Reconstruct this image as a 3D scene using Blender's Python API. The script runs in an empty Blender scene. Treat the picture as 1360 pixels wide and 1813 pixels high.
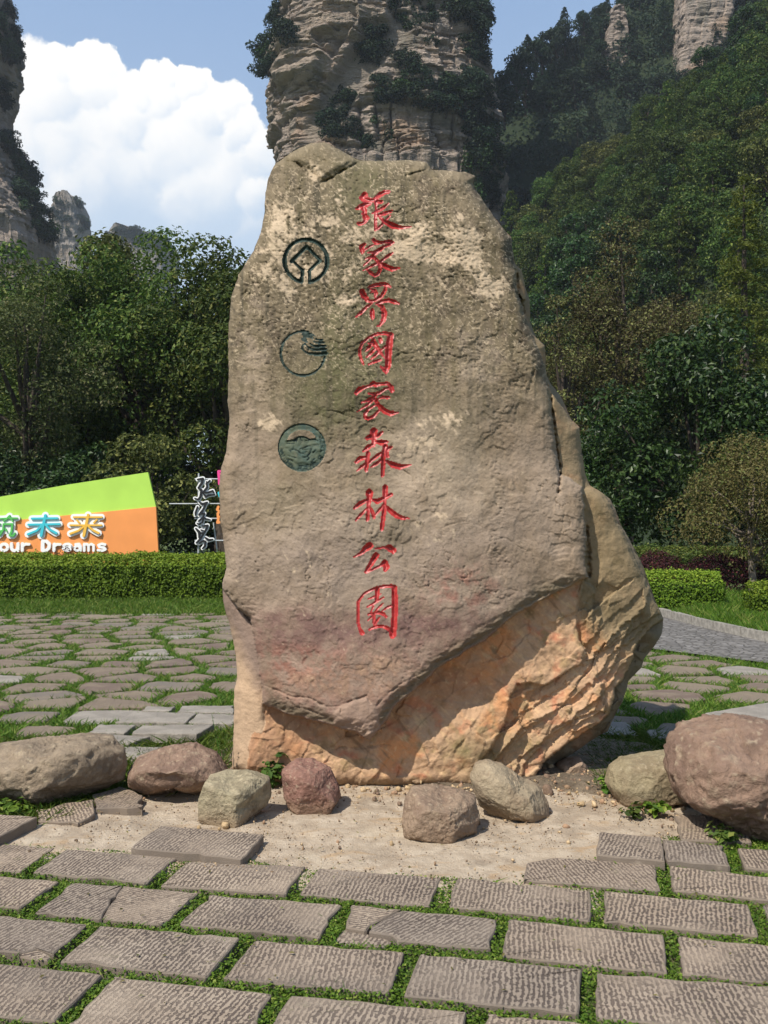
import bpy, math, random
import numpy as np
from mathutils import Vector, Matrix
from mathutils.bvhtree import BVHTree

# ------------------------------------------------------------------ camera, sky, sun, exposure
F, HOR, EYE = 1650.0, 925.0, 1.6            # focal length in photo pixels, horizon row, eye height
PT = math.atan((HOR - 906.5) / F)
SC = bpy.context.scene
COL = SC.collection
cam = bpy.data.objects.new('camera', bpy.data.cameras.new('camera'))
COL.objects.link(cam)
cam.location = (0, 0, EYE)
cam.rotation_euler = (math.pi / 2 + PT, 0, 0)
cam.data.sensor_fit = 'VERTICAL'
cam.data.angle = 2 * math.atan(906.5 / F)
cam.data.clip_start = 0.05
cam.data.clip_end = 6000
SC.camera = cam

SUN_EL, SUN_X, SUN_Y = math.radians(52), -0.66, -0.75      # the sun stands left of and behind the camera
SUN = Vector((SUN_X, SUN_Y, 0)).normalized() * math.cos(SUN_EL) + Vector((0, 0, math.sin(SUN_EL)))
sl = bpy.data.lights.new('sun', 'SUN')
sl.energy = 5.0
sl.angle = math.radians(0.5)
sl.color = (1.0, 0.94, 0.84)
so = bpy.data.objects.new('sun', sl)
COL.objects.link(so)
so.rotation_euler = SUN.to_track_quat('Z', 'Y').to_euler()
so.location = (-30, -30, 60)
SC.view_settings.view_transform = 'Standard'
SC.view_settings.look = 'None'
SC.view_settings.gamma = 1
SC.view_settings.exposure = 0.30
SC.view_settings.use_curve_mapping = False
SC.cycles.use_denoising = True
SC.cycles.max_bounces = 6
SC.cycles.diffuse_bounces = 3
SC.cycles.glossy_bounces = 2
SC.cycles.transmission_bounces = 3
SC.cycles.volume_bounces = 0
SC.cycles.sample_clamp_indirect = 6


def ray(px, py):
    X = (np.asarray(px, float) - 680) / F
    Z = (906.5 - np.asarray(py, float)) / F
    return X, math.cos(PT) - Z * math.sin(PT), math.sin(PT) + Z * math.cos(PT)


def PD(px, py, y):
    """point at distance y seen at photo pixel px, py"""
    a, b, c = ray(px, py)
    return np.stack(np.broadcast_arrays(a / b * y, y + 0 * a, EYE + c / b * y), -1)


def G(px, py, z=0.0):
    """point on the level z seen at photo pixel px, py"""
    a, b, c = ray(px, py)
    t = (z - EYE) / c
    return np.array([a * t, b * t, z])


def project(p):
    p = np.asarray(p, float)
    y, z = p[..., 1], p[..., 2] - EYE
    yc = y * math.cos(PT) + z * math.sin(PT)
    zc = -y * math.sin(PT) + z * math.cos(PT)
    return 680 + F * p[..., 0] / yc, 906.5 - F * zc / yc


# ------------------------------------------------------------------ node helpers
class NT:
    def __init__(s, tree):
        s.t = tree
        s.t.nodes.clear()

    def n(s, kind, **kw):
        nd = s.t.nodes.new('ShaderNode' + kind)
        for k, v in kw.items():
            if k.startswith('_'):
                setattr(nd, k[1:], v)
        return nd

    def l(s, a, b):
        s.t.links.new(a, b)

    def set(s, sock, v):
        if hasattr(v, 'is_linked') or isinstance(v, bpy.types.NodeSocket):
            s.l(v, sock)
        else:
            sock.default_value = v

    def math(s, op, a, b=None, c=None, clamp=False):
        nd = s.n('Math', _operation=op, _use_clamp=clamp)
        for i, v in enumerate((a, b, c)):
            if v is not None:
                s.set(nd.inputs[i], v)
        return nd.outputs[0]

    def vmath(s, op, a, b=None, scale=None):
        nd = s.n('VectorMath', _operation=op)
        s.set(nd.inputs[0], a)
        if b is not None:
            s.set(nd.inputs[1], b)
        if scale is not None:
            s.set(nd.inputs['Scale'], scale)
        return nd.outputs['Value'] if op in ('DISTANCE', 'LENGTH', 'DOT_PRODUCT') else nd.outputs[0]

    def noise(s, vec, scale, detail=3, rough=0.55, dist=0.0, w=None, color=False):
        nd = s.n('TexNoise')
        if w is not None:
            nd.noise_dimensions = '4D'
            s.set(nd.inputs['W'], w)
        s.set(nd.inputs['Vector'], vec)
        nd.inputs['Scale'].default_value = scale
        nd.inputs['Detail'].default_value = detail
        nd.inputs['Roughness'].default_value = rough
        nd.inputs['Distortion'].default_value = dist
        return nd.outputs['Color'] if color else nd.outputs[0]

    def ramp(s, v, lo, hi, a=0.0, b=1.0):
        nd = s.n('MapRange', _interpolation_type='SMOOTHSTEP')
        s.set(nd.inputs[0], v)
        for i, x in enumerate((lo, hi, a, b)):
            s.set(nd.inputs[i + 1], x)
        return nd.outputs[0]

    def mix(s, f, a, b, blend='MIX'):
        nd = s.n('Mix', _data_type='RGBA', _blend_type=blend)
        s.set(nd.inputs[0], f)
        for i, v in ((6, a), (7, b)):
            if isinstance(v, (tuple, list)):
                v = tuple(v) + (1,) * (4 - len(v))
            s.set(nd.inputs[i], v)
        return nd.outputs[2]

    def scale_vec(s, vec, sc):
        nd = s.n('Mapping')
        s.set(nd.inputs[0], vec)
        nd.inputs['Scale'].default_value = sc
        return nd.outputs[0]


def new_mat(name):
    m = bpy.data.materials.new(name)
    m.use_nodes = True
    nt = NT(m.node_tree)
    out = nt.n('OutputMaterial')
    return m, nt, out


def principled(nt, out, color, rough=0.85, bump=None, bdist=0.01, bstr=1.0, spec=0.3):
    p = nt.n('BsdfPrincipled')
    nt.set(p.inputs['Base Color'], color if not isinstance(color, tuple) else tuple(color) + (1,) * (4 - len(color)))
    nt.set(p.inputs['Roughness'], rough)
    p.inputs['Specular IOR Level'].default_value = spec
    if bump is not None:
        b = nt.n('Bump')
        b.inputs['Distance'].default_value = bdist
        b.inputs['Strength'].default_value = bstr
        nt.l(bump, b.inputs['Height'])
        nt.l(b.outputs[0], p.inputs['Normal'])
    nt.l(p.outputs[0], out.inputs[0])
    return p


def simple_mat(name, color, rough=0.6, var=0.12, scale=6.0, spec=0.3):
    m, nt, out = new_mat(name)
    tc = nt.n('TexCoord').outputs['Object']
    nz = nt.noise(tc, scale, 4)
    c = nt.mix(nt.ramp(nz, 0.3, 0.7), tuple(x * (1 - var) for x in color), tuple(min(1, x * (1 + var)) for x in color))
    principled(nt, out, c, rough, nz, 0.003, 0.4, spec)
    return m


def attr_mat(name, rough=0.9, fine=60.0, amp=0.35, bdist=0.004, bstr=0.6, spec=0.2):
    """stone whose stains are stored per vertex, with fine grain on top"""
    m, nt, out = new_mat(name)
    at = nt.n('Attribute', _attribute_name='Col').outputs['Color']
    tc = nt.n('TexCoord').outputs['Object']
    a = nt.noise(tc, fine, 5, 0.65)
    b = nt.noise(tc, fine * 0.22, 4, 0.6)
    f = nt.math('MULTIPLY_ADD', nt.math('ADD', a, b), amp, 1 - amp)
    c = nt.mix(1.0, at, nt.n('CombineColor').outputs[0], 'MULTIPLY')
    cc = c.node.inputs[7].links[0].from_node
    for i in range(3):
        nt.l(f, cc.inputs[i])
    principled(nt, out, c, rough, nt.math('ADD', a, nt.math('MULTIPLY', b, 1.5)), bdist, bstr, spec)
    return m


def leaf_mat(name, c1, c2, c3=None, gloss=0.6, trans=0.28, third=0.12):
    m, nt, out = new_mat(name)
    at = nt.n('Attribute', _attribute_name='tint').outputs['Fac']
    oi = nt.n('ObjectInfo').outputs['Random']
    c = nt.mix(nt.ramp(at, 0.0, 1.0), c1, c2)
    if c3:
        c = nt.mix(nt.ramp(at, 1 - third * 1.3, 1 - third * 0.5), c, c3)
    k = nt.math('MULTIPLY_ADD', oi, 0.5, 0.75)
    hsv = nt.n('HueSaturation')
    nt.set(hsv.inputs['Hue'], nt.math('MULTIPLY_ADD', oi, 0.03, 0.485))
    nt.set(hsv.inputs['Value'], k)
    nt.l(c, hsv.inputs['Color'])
    p = nt.n('BsdfPrincipled')
    nt.l(hsv.outputs[0], p.inputs['Base Color'])
    p.inputs['Roughness'].default_value = gloss
    p.inputs['Specular IOR Level'].default_value = 0.22
    tr = nt.n('BsdfTranslucent')
    nt.l(hsv.outputs[0], tr.inputs[0])
    mx = nt.n('MixShader')
    mx.inputs[0].default_value = trans
    nt.l(p.outputs[0], mx.inputs[1])
    nt.l(tr.outputs[0], mx.inputs[2])
    nt.l(mx.outputs[0], out.inputs[0])
    return m


# ------------------------------------------------------------------ world: Nishita sky with cumulus
W = bpy.data.worlds.new('World')
SC.world = W
W.use_nodes = True
nt = NT(W.node_tree)
wo = nt.n('OutputWorld')
sky = nt.n('TexSky', _sky_type='NISHITA', _sun_disc=False)
sky.sun_elevation = SUN_EL
sky.sun_rotation = math.atan2(SUN.x, SUN.y)
sky.air_density = 1.0
sky.dust_density = 1.6
sky.ozone_density = 1.2
SKY_K = 0.105
bg = nt.n('Background')
bg.inputs['Strength'].default_value = SKY_K
dirv = nt.vmath('NORMALIZE', nt.n('TexCoord').outputs['Generated'])
wob = nt.noise(dirv, 9.0, 8, 0.6, color=True)
wob2 = nt.noise(dirv, 32.0, 5, 0.55, color=True)
dd = nt.vmath('ADD', dirv, nt.vmath('SCALE', nt.vmath('SUBTRACT', wob, (0.5, 0.5, 0.5)), scale=0.050))
dd = nt.vmath('ADD', dd, nt.vmath('SCALE', nt.vmath('SUBTRACT', wob2, (0.5, 0.5, 0.5)), scale=0.026))
field, lobe_sh = None, None
LDIR = Vector((-0.55, 0.0, 0.83))
for (px, py, r) in [(78, 160, 84), (60, 115, 44), (105, 108, 40), (20, 250, 150), (170, 140, 58), (150, 108, 34), (182, 106, 30), (215, 205, 80), (238, 150, 40), (288, 160, 54), (270, 128, 30), (305, 122, 28), (345, 140, 40), (338, 118, 26),
                    (365, 190, 56), (320, 250, 95), (408, 185, 40), (425, 225, 46), (180, 330, 185), (120, 250, 90), (350, 340, 140), (250, 290, 80), (452, 262, 50), (455, 330, 60), (440, 420, 110), (-120, 260, 180), (-330, 330, 220),
                    (560, 420, 130), (780, 470, 160)]:
    a, b, c = ray(px, py + 20)
    v = Vector((float(a), float(b), float(c))).normalized()
    df = nt.vmath('SUBTRACT', dd, tuple(v))
    k = nt.math('SUBTRACT', 1.0, nt.math('DIVIDE', nt.vmath('LENGTH', df), r / F))
    sh_i = nt.math('DIVIDE', nt.vmath('DOT_PRODUCT', df, tuple(LDIR)), r / F)
    if field is None:
        field, lobe_sh = k, sh_i
    else:
        sel = nt.ramp(nt.math('SUBTRACT', k, field), -0.22, 0.22)
        lobe_sh = nt.math('ADD', nt.math('MULTIPLY', lobe_sh, nt.math('SUBTRACT', 1.0, sel)), nt.math('MULTIPLY', sh_i, sel))
        field = nt.math('SMOOTH_MAX', field, k, 0.05)
gen = nt.noise(nt.scale_vec(dirv, (1, 1, 2.2)), 2.1, 7, 0.55)          # scattered cumulus over the rest of the sky
field = nt.math('MAXIMUM', field, nt.math('MULTIPLY', nt.math('SUBTRACT', gen, 0.60), 4.0))
dens = nt.ramp(field, 0.0, 0.12)
sep = nt.n('SeparateXYZ')
nt.l(dirv, sep.inputs[0])
shade = nt.noise(dd, 6.5, 5, 0.55)
sh = nt.math('ADD', nt.math('MULTIPLY', nt.math('SUBTRACT', sep.outputs[2], 0.37), 4.4), nt.math('MULTIPLY', shade, 1.5))
shf = nt.ramp(nt.math('ADD', nt.math('MULTIPLY', lobe_sh, 0.62), nt.math('SUBTRACT', sh, nt.math('MULTIPLY', sep.outputs[0], 1.2))), 0.40, 1.25)
ccol = nt.mix(shf, (4.9, 5.9, 7.1), (8.6, 8.5, 8.3))
pale = nt.mix(nt.ramp(sep.outputs[2], 0.1, 0.75), (5.2, 6.4, 7.8), (1.8, 3.5, 6.6))       # the humid summer air of the valley
skyc = nt.mix(0.60, sky.outputs[0], pale)
dens2 = nt.math('MULTIPLY', dens, nt.ramp(nt.math('ADD', sep.outputs[2], nt.math('MULTIPLY', shade, 0.2)), 0.24, 0.50, 0.55, 1.0))
nt.l(nt.mix(dens2, skyc, ccol), bg.inputs[0])
nt.l(bg.outputs[0], wo.inputs[0])


# ------------------------------------------------------------------ mesh helpers
def make_mesh(name, verts, faces, mats=(), smooth=False, cols=None, tint=None, mat_idx=None):
    me = bpy.data.meshes.new(name)
    verts = np.asarray(verts, np.float32).reshape(-1, 3)
    if isinstance(faces, np.ndarray):
        nf, k = faces.shape
        me.vertices.add(len(verts))
        me.vertices.foreach_set('co', verts.ravel())
        me.loops.add(nf * k)
        me.loops.foreach_set('vertex_index', faces.astype(np.int32).ravel())
        me.polygons.add(nf)
        me.polygons.foreach_set('loop_start', np.arange(0, nf * k, k, dtype=np.int32))
        me.polygons.foreach_set('loop_total', np.full(nf, k, np.int32))
        me.update(calc_edges=True)
    else:
        me.from_pydata([tuple(map(float, v)) for v in verts], [], faces)
        me.update()
    for m in (mats if isinstance(mats, (list, tuple)) else [mats]):
        me.materials.append(m)
    if mat_idx is not None:
        me.polygons.foreach_set('material_index', np.asarray(mat_idx, np.int32))
    me.polygons.foreach_set('use_smooth', np.full(len(me.polygons), smooth))
    if cols is not None:
        a = me.attributes.new('Col', 'FLOAT_COLOR', 'POINT')
        c4 = np.ones((len(verts), 4), np.float32)
        c4[:, :3] = cols
        a.data.foreach_set('color', c4.ravel())
    if tint is not None:
        a = me.attributes.new('tint', 'FLOAT', 'POINT')
        a.data.foreach_set('value', np.asarray(tint, np.float32))
    return me


def obj(name, me, parent=None, loc=None, rot=None, scale=None):
    o = bpy.data.objects.new(name, me)
    COL.objects.link(o)
    if parent is not None:
        o.parent = parent
    if loc is not None:
        o.location = loc
    if rot is not None:
        o.rotation_euler = rot
    if scale is not None:
        o.scale = scale if hasattr(scale, '__len__') else (scale,) * 3
    return o


def tag(o, label=None, cat=None, group=None, kind=None):
    for k, v in (('label', label), ('category', cat), ('group', group), ('kind', kind)):
        if v:
            o[k] = v
    return o


def thing(name, label, cat, loc=(0, 0, 0), group=None, rotz=0.0):
    o = obj(name, None, None, loc, (0, 0, rotz))
    return tag(o, label, cat, group)


def copy_tree(src, loc, rotz=0.0, scale=None):
    r = src.copy()
    COL.objects.link(r)
    r.location = loc
    r.rotation_euler = (0, 0, rotz)
    if scale is not None:
        r.scale = scale if hasattr(scale, '__len__') else (scale,) * 3
    for ch in src.children:
        c = ch.copy()
        COL.objects.link(c)
        c.parent = r
    return r


# ------------------------------------------------------------------ numpy noise
_rs = np.random.RandomState(7)
_perm = _rs.permutation(512)
_perm = np.concatenate([_perm, _perm, _perm])
_g2 = np.stack([np.cos(np.linspace(0, 2 * np.pi, 64, False)), np.sin(np.linspace(0, 2 * np.pi, 64, False))], -1)
_g3 = _rs.normal(size=(64, 3))
_g3 /= np.linalg.norm(_g3, axis=1, keepdims=True)


def pn2(x, y, seed=0):
    x = np.asarray(x, float) + seed * 17.13
    y = np.asarray(y, float) + seed * 7.77
    xi, yi = np.floor(x).astype(int), np.floor(y).astype(int)
    xf, yf = x - xi, y - yi
    u, v = xf ** 3 * (xf * (xf * 6 - 15) + 10), yf ** 3 * (yf * (yf * 6 - 15) + 10)

    def g(ix, iy):
        h = _perm[_perm[ix & 511] + (iy & 511)] & 63
        return _g2[h, 0] * (x - ix) + _g2[h, 1] * (y - iy)
    a = g(xi, yi) * (1 - u) + g(xi + 1, yi) * u
    b = g(xi, yi + 1) * (1 - u) + g(xi + 1, yi + 1) * u
    return (a * (1 - v) + b * v) * 1.5


def fbm2(x, y, o=4, seed=0, gain=0.5):
    s, a, t = 0, 1.0, 0
    for i in range(o):
        s = s + a * pn2(x * 2 ** i, y * 2 ** i, seed + i * 3)
        t += a
        a *= gain
    return s / t


def pn3(p, seed=0):
    p = np.asarray(p, float) + np.array([13.7, 5.3, 9.1]) * (seed + 1)
    i = np.floor(p).astype(int)
    f = p - i
    w = f ** 3 * (f * (f * 6 - 15) + 10)
    out = 0
    for dx in (0, 1):
        for dy in (0, 1):
            for dz in (0, 1):
                h = _perm[_perm[_perm[(i[:, 0] + dx) & 511] + ((i[:, 1] + dy) & 511)] + ((i[:, 2] + dz) & 511)] & 63
                d = ((f - np.array([dx, dy, dz])) * _g3[h]).sum(1)
                wx = w[:, 0] if dx else 1 - w[:, 0]
                wy = w[:, 1] if dy else 1 - w[:, 1]
                wz = w[:, 2] if dz else 1 - w[:, 2]
                out = out + d * wx * wy * wz
    return out * 1.6


def fbm3(p, o=4, seed=0, gain=0.5):
    s, a, t = 0, 1.0, 0
    for i in range(o):
        s = s + a * pn3(p * 2 ** i, seed + i)
        t += a
        a *= gain
    return s / t


def sstep(lo, hi, v):
    t = np.clip((v - lo) / (hi - lo), 0, 1)
    return t * t * (3 - 2 * t)


def seg_dist(x, y, p, q):
    dx, dy = q[0] - p[0], q[1] - p[1]
    L = dx * dx + dy * dy + 1e-9
    t = np.clip(((x - p[0]) * dx + (y - p[1]) * dy) / L, 0, 1)
    return np.hypot(x - p[0] - t * dx, y - p[1] - t * dy), t


def poly_sdf(x, y, poly):
    """positive inside"""
    d = np.full(np.shape(x), 1e9)
    ins = np.zeros(np.shape(x), bool)
    n = len(poly)
    for i in range(n):
        p, q = poly[i], poly[(i + 1) % n]
        d = np.minimum(d, seg_dist(x, y, p, q)[0])
        c = ((p[1] > y) != (q[1] > y))
        with np.errstate(divide='ignore', invalid='ignore'):
            xx = (q[0] - p[0]) * (y - p[1]) / ((q[1] - p[1]) if q[1] != p[1] else 1e-9) + p[0]
        ins ^= c & (x < xx)
    return np.where(ins, d, -d)


def in_poly(x, y, poly):
    ins = np.zeros(np.shape(x), bool)
    n = len(poly)
    for i in range(n):
        p, q = poly[i], poly[(i + 1) % n]
        if p[1] == q[1]:
            continue
        c = ((p[1] > y) != (q[1] > y))
        ins ^= c & (x < (q[0] - p[0]) * (y - p[1]) / (q[1] - p[1]) + p[0])
    return ins


def line_dist(x, y, pts):
    d = np.full(np.shape(x), 1e9)
    for p, q in zip(pts[:-1], pts[1:]):
        d = np.minimum(d, seg_dist(x, y, p, q)[0])
    return d


# ------------------------------------------------------------------ generic shapes
def tube(points, radii, sides=7):
    """tapered tube along a polyline -> verts, quads"""
    P = np.asarray(points, float)
    n = len(P)
    vs, fs = [], []
    for i in range(n):
        t = P[min(i + 1, n - 1)] - P[max(i - 1, 0)]
        t /= np.linalg.norm(t) + 1e-9
        a = np.cross(t, [0.31, 0.87, 0.38])
        a /= np.linalg.norm(a) + 1e-9
        b = np.cross(t, a)
        for k in range(sides):
            th = 2 * math.pi * k / sides
            vs.append(P[i] + radii[i] * (math.cos(th) * a + math.sin(th) * b))
    for i in range(n - 1):
        for k in range(sides):
            k2 = (k + 1) % sides
            fs.append((i * sides + k, i * sides + k2, (i + 1) * sides + k2, (i + 1) * sides + k))
    return np.array(vs), np.array(fs)


def join(parts):
    V, Fc, o = [], [], 0
    for v, f in parts:
        V.append(np.asarray(v))
        Fc.append(np.asarray(f) + o)
        o += len(v)
    return np.concatenate(V), np.concatenate(Fc)


def box(x0, x1, y0, y1, z0, z1):
    v = np.array([(x, y, z) for z in (z0, z1) for y in (y0, y1) for x in (x0, x1)], float)
    f = np.array([(0, 2, 3, 1), (4, 5, 7, 6), (0, 1, 5, 4), (2, 6, 7, 3), (0, 4, 6, 2), (1, 3, 7, 5)])
    return v, f


def leaves(P, N, size, rng, aspect=0.55, fold=0.15):
    """diamond leaves at points P facing N -> verts, quads, tint"""
    n = len(P)
    N = N / (np.linalg.norm(N, axis=1, keepdims=True) + 1e-9)
    r = rng.normal(size=(n, 3))
    t = r - (r * N).sum(1, keepdims=True) * N
    t /= np.linalg.norm(t, axis=1, keepdims=True) + 1e-9
    b = np.cross(N, t)
    s = (size * rng.uniform(0.6, 1.35, n))[:, None]
    v = np.empty((n, 4, 3))
    v[:, 0] = P + t * s * 0.5
    v[:, 1] = P + b * s * 0.5 * aspect + N * s * fold
    v[:, 2] = P - t * s * 0.5
    v[:, 3] = P - b * s * 0.5 * aspect + N * s * fold
    return v.reshape(-1, 3), np.arange(n * 4).reshape(n, 4), np.repeat(rng.uniform(0, 1, n), 4)


def puff_points(centers, radii, per_area, rng, up=0.25, inner=0.72, squash=0.75):
    Ps, Ns = [], []
    for c, r in zip(centers, radii):
        n = max(8, int(per_area * r * r))
        d = rng.normal(size=(n, 3))
        d[:, 2] += up
        d /= np.linalg.norm(d, axis=1, keepdims=True)
        lump = 1 + 0.30 * pn3(d * 2.3 + np.asarray(c) * 3.1, 3)
        rad = r * rng.uniform(inner, 1.05, n) * lump
        p = d * rad[:, None]
        p[:, 2] *= squash
        Ps.append(p + c)
        Ns.append(d + rng.normal(size=(n, 3)) * 0.55 + np.array([0, 0, 0.35]))
    return np.concatenate(Ps), np.concatenate(Ns)


def broadleaf(seed, H, R, trunk_h, n_puffs, leaf, density, shape=1.0, puff=0.3, flat=1.0, bare=0.0, k=1.0):
    """crown (verts, faces, tint) and trunk (verts, faces) of one tree standing at the origin"""
    rng = np.random.RandomState(seed)
    leaf, density = leaf * k, density / k ** 1.7
    ch = (H - trunk_h)
    cz = trunk_h + ch * 0.5
    cs, rs = [], []
    for i in range(n_puffs):
        d = rng.normal(size=3)
        d /= np.linalg.norm(d)
        k = rng.uniform(0.35, 0.86) ** 0.8
        w = 1.0 - (0.55 * max(0.0, d[2] * k)) * shape
        c = np.array([d[0] * R * k * w, d[1] * R * k * w, cz + d[2] * k * ch * 0.5])
        cs.append(c)
        rs.append(R * puff * rng.uniform(0.7, 1.3) * (0.8 if d[2] > 0.5 else 1))
    P, N = puff_points(cs, rs, density, rng, squash=flat * 0.8)
    if bare:
        keep = rng.uniform(size=len(P)) > bare
        P, N = P[keep], N[keep]
    crown = leaves(P, N, leaf, rng)
    parts = []
    bend = rng.normal(size=2) * R * 0.06
    top = np.array([bend[0], bend[1], trunk_h + ch * 0.55])
    tr = 0.028 * H
    mid = np.array([bend[0] * 0.3, bend[1] * 0.3, trunk_h * 0.6])
    parts.append(tube([(0, 0, -0.3), (0, 0, 0.3), mid, (mid + top) / 2 + rng.normal(size=3) * 0.03 * R, top],
                      [tr * 1.5, tr * 1.1, tr * 0.8, tr * 0.5, tr * 0.2]))
    for i in range(min(n_puffs, 16)):
        c = cs[i]
        t0 = rng.uniform(0.15, 0.8)
        s = mid + (top - mid) * t0 * 0.8
        m = s + (c - s) * 0.5 + np.array([0, 0, -0.06 * R]) + rng.normal(size=3) * 0.04 * R
        parts.append(tube([s, m, c], [tr * 0.42, tr * 0.28, tr * 0.08], 5))
    return crown, join(parts)


def conifer(seed, H, R, trunk_h, leaf, n):
    rng = np.random.RandomState(seed)
    P, N = [], []
    tiers = int(H * 2.2)
    for i in range(tiers):
        z = trunk_h + (H - trunk_h) * (i + rng.uniform(0, 0.6)) / tiers
        r = R * (1 - (z - trunk_h) / (H - trunk_h)) ** 0.75 + 0.25
        nb = rng.randint(5, 9)
        for b in range(nb):
            th = rng.uniform(0, 2 * np.pi)
            L = r * rng.uniform(0.7, 1.1)
            m = max(6, int(n / tiers / nb * L / R * 1.6))
            t = np.sqrt(rng.uniform(0.05, 1, m))
            q = np.stack([np.cos(th) * L * t, np.sin(th) * L * t, z - 0.22 * L * t ** 2 + 0 * t], -1)
            q += rng.normal(size=(m, 3)) * np.array([0.16, 0.16, 0.10]) * (0.5 + 0.35 * L)
            P.append(q)
            N.append(rng.normal(size=(m, 3)) * 0.6 + np.array([np.cos(th) * 0.4, np.sin(th) * 0.4, 0.8]))
    P, N = np.concatenate(P), np.concatenate(N)
    return leaves(P, N, leaf, rng, aspect=0.4), tube([(0, 0, -0.3), (0, 0, H * 0.5), (0, 0, H * 0.97)], [0.02 * H, 0.012 * H, 0.002 * H])


BARK = simple_mat('bark', (0.055, 0.042, 0.032), 0.9, 0.4, 9)
BARK_PALE = simple_mat('pale_bark', (0.16, 0.13, 0.10), 0.9, 0.3, 9)
LEAF = leaf_mat('leaf_mid_green', (0.026, 0.058, 0.008), (0.100, 0.148, 0.024), (0.18, 0.20, 0.045))
LEAF_DARK = leaf_mat('leaf_dark_glossy', (0.012, 0.032, 0.007), (0.034, 0.072, 0.014), (0.07, 0.115, 0.03), gloss=0.42, trans=0.15)
LEAF_OLIVE = leaf_mat('leaf_olive', (0.038, 0.050, 0.010), (0.105, 0.120, 0.026), (0.21, 0.21, 0.06), third=0.2)
LEAF_BROWN = leaf_mat('leaf_brown', (0.055, 0.042, 0.018), (0.095, 0.090, 0.026), (0.20, 0.21, 0.07), third=0.25)
LEAF_FOREST = leaf_mat('leaf_forest', (0.022, 0.050, 0.008), (0.080, 0.128, 0.022), (0.15, 0.175, 0.04))
LEAF_WILLOW = leaf_mat('leaf_grey_green', (0.045, 0.066, 0.018), (0.12, 0.15, 0.042), (0.19, 0.18, 0.08))
LEAF_BLUE = leaf_mat('leaf_far_shaded', (0.010, 0.026, 0.011), (0.028, 0.052, 0.022), None)  # shade of the far slope put into a dark bluish leaf colour
LEAF_FEATHER = leaf_mat('leaf_redwood', (0.062, 0.085, 0.012), (0.13, 0.155, 0.022), None)
LEAF_HEDGE = leaf_mat('leaf_hedge', (0.060, 0.125, 0.008), (0.18, 0.29, 0.022), (0.28, 0.36, 0.04))
LEAF_PURPLE = leaf_mat('leaf_purple', (0.022, 0.006, 0.010), (0.060, 0.016, 0.022), (0.14, 0.04, 0.045))
LEAF_CLOVER = leaf_mat('leaf_clover', (0.045, 0.108, 0.008), (0.125, 0.225, 0.020), (0.22, 0.29, 0.05), trans=0.2)
LEAF_DRY = leaf_mat('leaf_dry', (0.095, 0.085, 0.026), (0.185, 0.165, 0.052), (0.13, 0.16, 0.04), third=0.2)

# ================================================================== THE GROUND
m, nt, out = new_mat('grassy_soil')
tc = nt.n('TexCoord').outputs['Object']
a = nt.noise(tc, 0.9, 6, 0.6)
b = nt.noise(tc, 14, 5, 0.65)
c = nt.mix(nt.ramp(a, 0.35, 0.65), (0.040, 0.075, 0.014), (0.075, 0.105, 0.024))
c = nt.mix(nt.ramp(b, 0.48, 0.72), c, (0.105, 0.085, 0.05))
principled(nt, out, c, 0.95, b, 0.02, 0.8)
M_GROUND = m
g = 3000.0
ground = obj('ground', make_mesh('ground', [(-g, -g, -0.05), (g, -g, -0.05), (g, g, -0.05), (-g, g, -0.05)], [(0, 1, 2, 3)], M_GROUND))
tag(ground, kind='structure')

# ------------------------------------------------------------------ concrete pad
m, nt, out = new_mat('sandy_concrete')
tc = nt.n('TexCoord').outputs['Object']
a = nt.noise(tc, 1.6, 6, 0.62)
b = nt.noise(tc, 9, 6, 0.7)
d = nt.noise(tc, 90, 4, 0.7)
e = nt.noise(nt.scale_vec(tc, (1, 2.4, 1)), 3.2, 5, 0.65, 0.6)
c = nt.mix(nt.ramp(b, 0.3, 0.7), (0.33, 0.255, 0.18), (0.48, 0.395, 0.295))
c = nt.mix(nt.ramp(a, 0.52, 0.72), c, (0.48, 0.40, 0.29))
c = nt.mix(nt.ramp(e, 0.54, 0.68, 0, 0.8), c, (0.37, 0.25, 0.14))
e2 = nt.noise(tc, 2.3, 7, 0.7, 0.4)
c = nt.mix(nt.ramp(e2, 0.50, 0.62, 0, 0.65), c, (0.27, 0.21, 0.15))
c = nt.mix(nt.ramp(e2, 0.30, 0.42, 0.6, 0), c, (0.60, 0.52, 0.41))
c = nt.mix(nt.ramp(d, 0.60, 0.75, 0, 0.6), c, (0.22, 0.17, 0.12))
c = nt.mix(nt.ramp(d, 0.25, 0.38, 0.5, 0), c, (0.66, 0.57, 0.44))
principled(nt, out, c, 0.95, nt.math('ADD', nt.math('MULTIPLY', b, 2.0), d), 0.012, 0.9)
M_PAD = m
pad_poly = [(-320, 1470), (60, 1462), (160, 1418), (300, 1400), (420, 1360), (1060, 1350), (1130, 1400), (1260, 1440), (1290, 1478), (1250, 1502),
            (1160, 1530), (1060, 1540), (1055, 1600), (930, 1575), (780, 1570), (560, 1555), (330, 1535), (240, 1530), (100, 1515), (-330, 1500)]
PADG = [G(*p)[:2] for p in pad_poly]
nx, ny = 150, 90
xs, ys = np.linspace(-3.2, 3.0, nx), np.linspace(3.7, 6.3, ny)
X, Y = np.meshgrid(xs, ys, indexing='ij')
Z = -0.012 + 0.014 * fbm2(X * 1.5, Y * 1.5, 4, 5) + 0.016 * fbm2(X * 6, Y * 6, 5, 9)
sd = poly_sdf(X, Y, PADG)
Z = np.where(sd < 0, Z - 0.05 * sstep(0, 0.08, -sd), Z)
keep = sd > -0.09
idx = np.arange(nx * ny).reshape(nx, ny)
fk = keep[:-1, :-1] & keep[1:, :-1] & keep[1:, 1:] & keep[:-1, 1:]
q = np.stack([idx[:-1, :-1], idx[1:, :-1], idx[1:, 1:], idx[:-1, 1:]], -1)[fk]
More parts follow.
